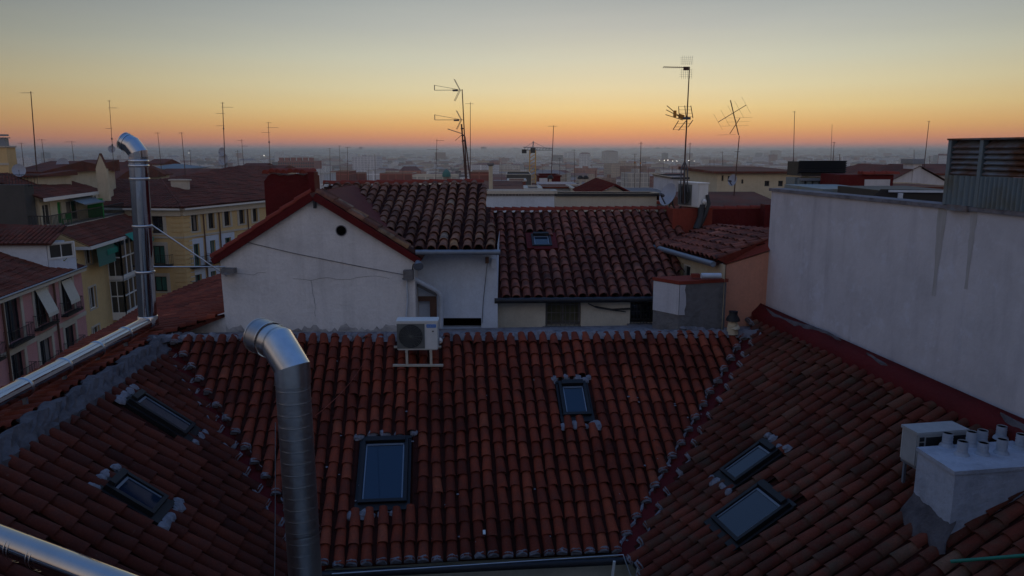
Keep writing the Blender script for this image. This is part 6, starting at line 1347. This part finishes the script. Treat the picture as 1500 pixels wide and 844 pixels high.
# ================================================================ GROUND AND DISTANT CITY
def terr(r, a):
    if r < 90: return -25.0
    if r < 900: return -25 - 40*(r-90)/810
    if r < 5500: return -65 + 12*math.sin(r/900)*math.sin(a*9+1)*.4
    w = min(1, (r-5500)/7500); return -65 + (66 + 12*math.sin(a*5+.8) + 7*math.sin(a*13) + 4*math.sin(a*31+2))*w*w*(3-2*w)
gm_ = MB(); P = []; rs = [1, 30, 90, 200, 400, 650, 900, 1400, 2000, 2800, 3700, 4800, 5500, 6500, 7500, 8500, 9500, 10500, 11500, 12500, 13000, 14500]; NA = 180
for r_ in rs:
    for k in range(NA): a = 2*math.pi*k/NA; P.append(V((r_*math.sin(a), r_*math.cos(a), terr(r_, a) if abs(a if a < math.pi else a-2*math.pi) < 1.4 else min(-25, terr(min(r_, 5000), a)))))
gm_.add(P, [(i*NA+k, i*NA+(k+1) % NA, (i+1)*NA+(k+1) % NA, (i+1)*NA+k) for i in range(len(rs)-1) for k in range(NA)] + [tuple(range(NA))], .5, 0, True)
kind(gm_.build('ground', [T['land']]), 'structure')
st = MB(); st.quad(setz(SA - sdir*40, GZ+.01), setz(SB_ + sdir*30, GZ+.01), setz(SB_ + sdir*30, GZ+.01) + V((20, 0, 0)), setz(SA - sdir*40, GZ+.01) + V((24, 0, 0)), .5); kind(st.build('street', T['ground']), 'structure')
# individual far houses
random.seed(99)
CG = 'hazy houses of the distant city'
def far_block(mb, c, w, dp, h, yaw, hip):
    X = V((math.cos(yaw), math.sin(yaw), 0)); Yv = V((-math.sin(yaw), math.cos(yaw), 0)); t = random.random()
    P = [c + X*(i*w/2) + Yv*(j*dp/2) for i, j in ((-1, -1), (1, -1), (1, 1), (-1, 1))]; Q = [p + UP*h for p in P]
    mb.add(P + Q, [(0, 1, 5, 4), (1, 2, 6, 5), (2, 3, 7, 6), (3, 0, 4, 7)], t, 0)
    far_block.t = t
    if hip: m = [(Q[0]+Q[3])/2 + X*w*.2 + UP*hip, (Q[1]+Q[2])/2 - X*w*.2 + UP*hip]; mb.add(Q + m, [(0, 1, 5, 4), (1, 2, 5), (2, 3, 4, 5), (3, 0, 4)], None, 1)
    else:
        mb.add(Q, [(0, 1, 2, 3)], None, 1)
        if random.random() < .5: q = (Q[0]+Q[2])/2 + X*random.uniform(-.2, .2)*w; s = min(w, dp)*.15; mb.add([q + X*(i*s) + Yv*(j*s) + UP*k*2.6 for k in (0, 1) for i, j in ((-1, -1), (1, -1), (1, 1), (-1, 1))], [(0, 1, 5, 4), (1, 2, 6, 5), (2, 3, 7, 6), (3, 0, 4, 7), (4, 5, 6, 7)], t, 0)
n_ = 0
tries = 0
while n_ < 230 and tries < 20000:
    tries += 1
    d = 430 * (1500/430)**random.random(); az_ = random.uniform(-.62, .60)
    gz = terr(d, az_); h = random.choice((13, 16, 19, 22, 26)) * random.uniform(.85, 1.15) + (8 if d < 700 else 0)
    c = V((math.sin(az_)*d, math.cos(az_)*d, gz)); ty = 220 - (gz+h)/d*FPX
    if ty > 285 or (ty < 246 and d < 900): continue
    mb = MB(); hip = random.choice((0, 0, 1.8, 2.4)); w = random.uniform(9, 24); far_block(mb, c, w, random.uniform(10, 18), h, random.uniform(-.5, .5), hip)
    ob = mb.build('distant_house', [T['city'], T['cityroof']]); t_ = far_block.t; tone = ['cream grey', 'white', 'brown', 'brick red', 'tan', 'bright white', 'dark grey', 'reddish'][sum(t_ >= q for q in (.16, .3, .42, .55, .68, .8, .9))]; sec = 'far left' if az_ < -.37 else 'centre left' if az_ < -.12 else 'centre' if az_ < .1 else 'centre right' if az_ < .35 else 'far right'
    tag(ob, '%s %s %s block in the hazy city at the %s' % ('tall' if h > 24 else 'low', tone, 'pitched roofed' if hip else 'flat roofed', sec), 'house', CG); n_ += 1
mb = MB(); random.seed(123)
for i in range(26000):
    d = 650 * (11500/650)**(random.random()**.8); az_ = random.uniform(-.72, .72); z = terr(d, az_); h = random.choice((9, 12, 15, 18, 18, 22, 28)) * random.uniform(.8, 1.2)
    if random.random() < .012: h *= 1.9
    if d > 5500 and random.random() < .3: continue
    w = random.uniform(10, 38) * (1 + d/7000); far_block(mb, V((math.sin(az_)*d, math.cos(az_)*d, z-2)), w, random.uniform(12, 30), h, random.uniform(-.8, .8), random.choice((0, 0, 2.5)))
kind(mb.build('distant_city', [T['city'], T['cityroof']]), 'stuff', 'hazy sea of buildings covering the plain up to the horizon')
mb = MB(); random.seed(4)
mt_tree = MT('distant_trees', .9).col((.05, .06, .035))
for i in range(1500):
    d = 350 * (6000/350)**random.random(); az_ = random.uniform(-.7, .7); z = terr(d, az_)
    c = V((math.sin(az_)*d, math.cos(az_)*d, z + 4)); mb.lump(c, random.uniform(5, 10), 1.1)
kind(mb.build('distant_trees', mt_tree), 'stuff', 'dark clumps of trees between the distant buildings')
def flood(px, py, d, r, label, em='lamp'):
    o = E_('distant_floodlight', D(px, py, d), label, 'floodlight', 'lit floodlights on the plain'); c = o.location; mb = MB(); mb.lump(c, r, 1); mb.lump(c - UP*.01, r, -1); mb.build('lamp', T[em], o)
    mb = MB(); mb.tube([c - UP*28, c - UP*r], r*.12, 5); mb.build('pole', T['mast'], o)
LBL = ['leftmost of the five bright floodlights near the horizon', 'second from left of the five bright floodlights', 'middle one of the five bright floodlights', 'fourth of the five bright floodlights', 'rightmost of the five bright floodlights']
for (px, py), lb_ in zip(((966, 235), (973, 235), (978.5, 234.5), (985.5, 236), (991.5, 236)), LBL): flood(px, py, 1500, .62, lb_)
flood(1009, 235, 1700, .6, 'faint light right of the five bright floodlights'); flood(1017, 236, 1700, .6, 'second faint light right of the bright floodlights')
flood(387, 228, 1400, .7, 'single lit lamp in the haze left of the slim crossed mast'); flood(277, 224, 1500, .5, 'faint lamp in the haze above the brown roofs')
# ================================================================ HAZE
mb = MB(); mb.box((-15500, -15500, -70), (15500, 15500, 14)); hz = mb.build('haze', [])
m = bpy.data.materials.new('haze_air'); m.use_nodes = True; n_t = m.node_tree; n_t.nodes.clear(); oo = n_t.nodes.new('ShaderNodeOutputMaterial'); pv = n_t.nodes.new('ShaderNodeVolumePrincipled')
pv.inputs['Color'].default_value = (.80, .90, 1.0, 1); pv.inputs['Density'].default_value = 2.0e-4; pv.inputs['Anisotropy'].default_value = .7
n_t.links.new(pv.outputs[0], oo.inputs['Volume']); hz.data.materials.append(m); kind(hz, 'stuff', 'pale blue haze over the whole city')
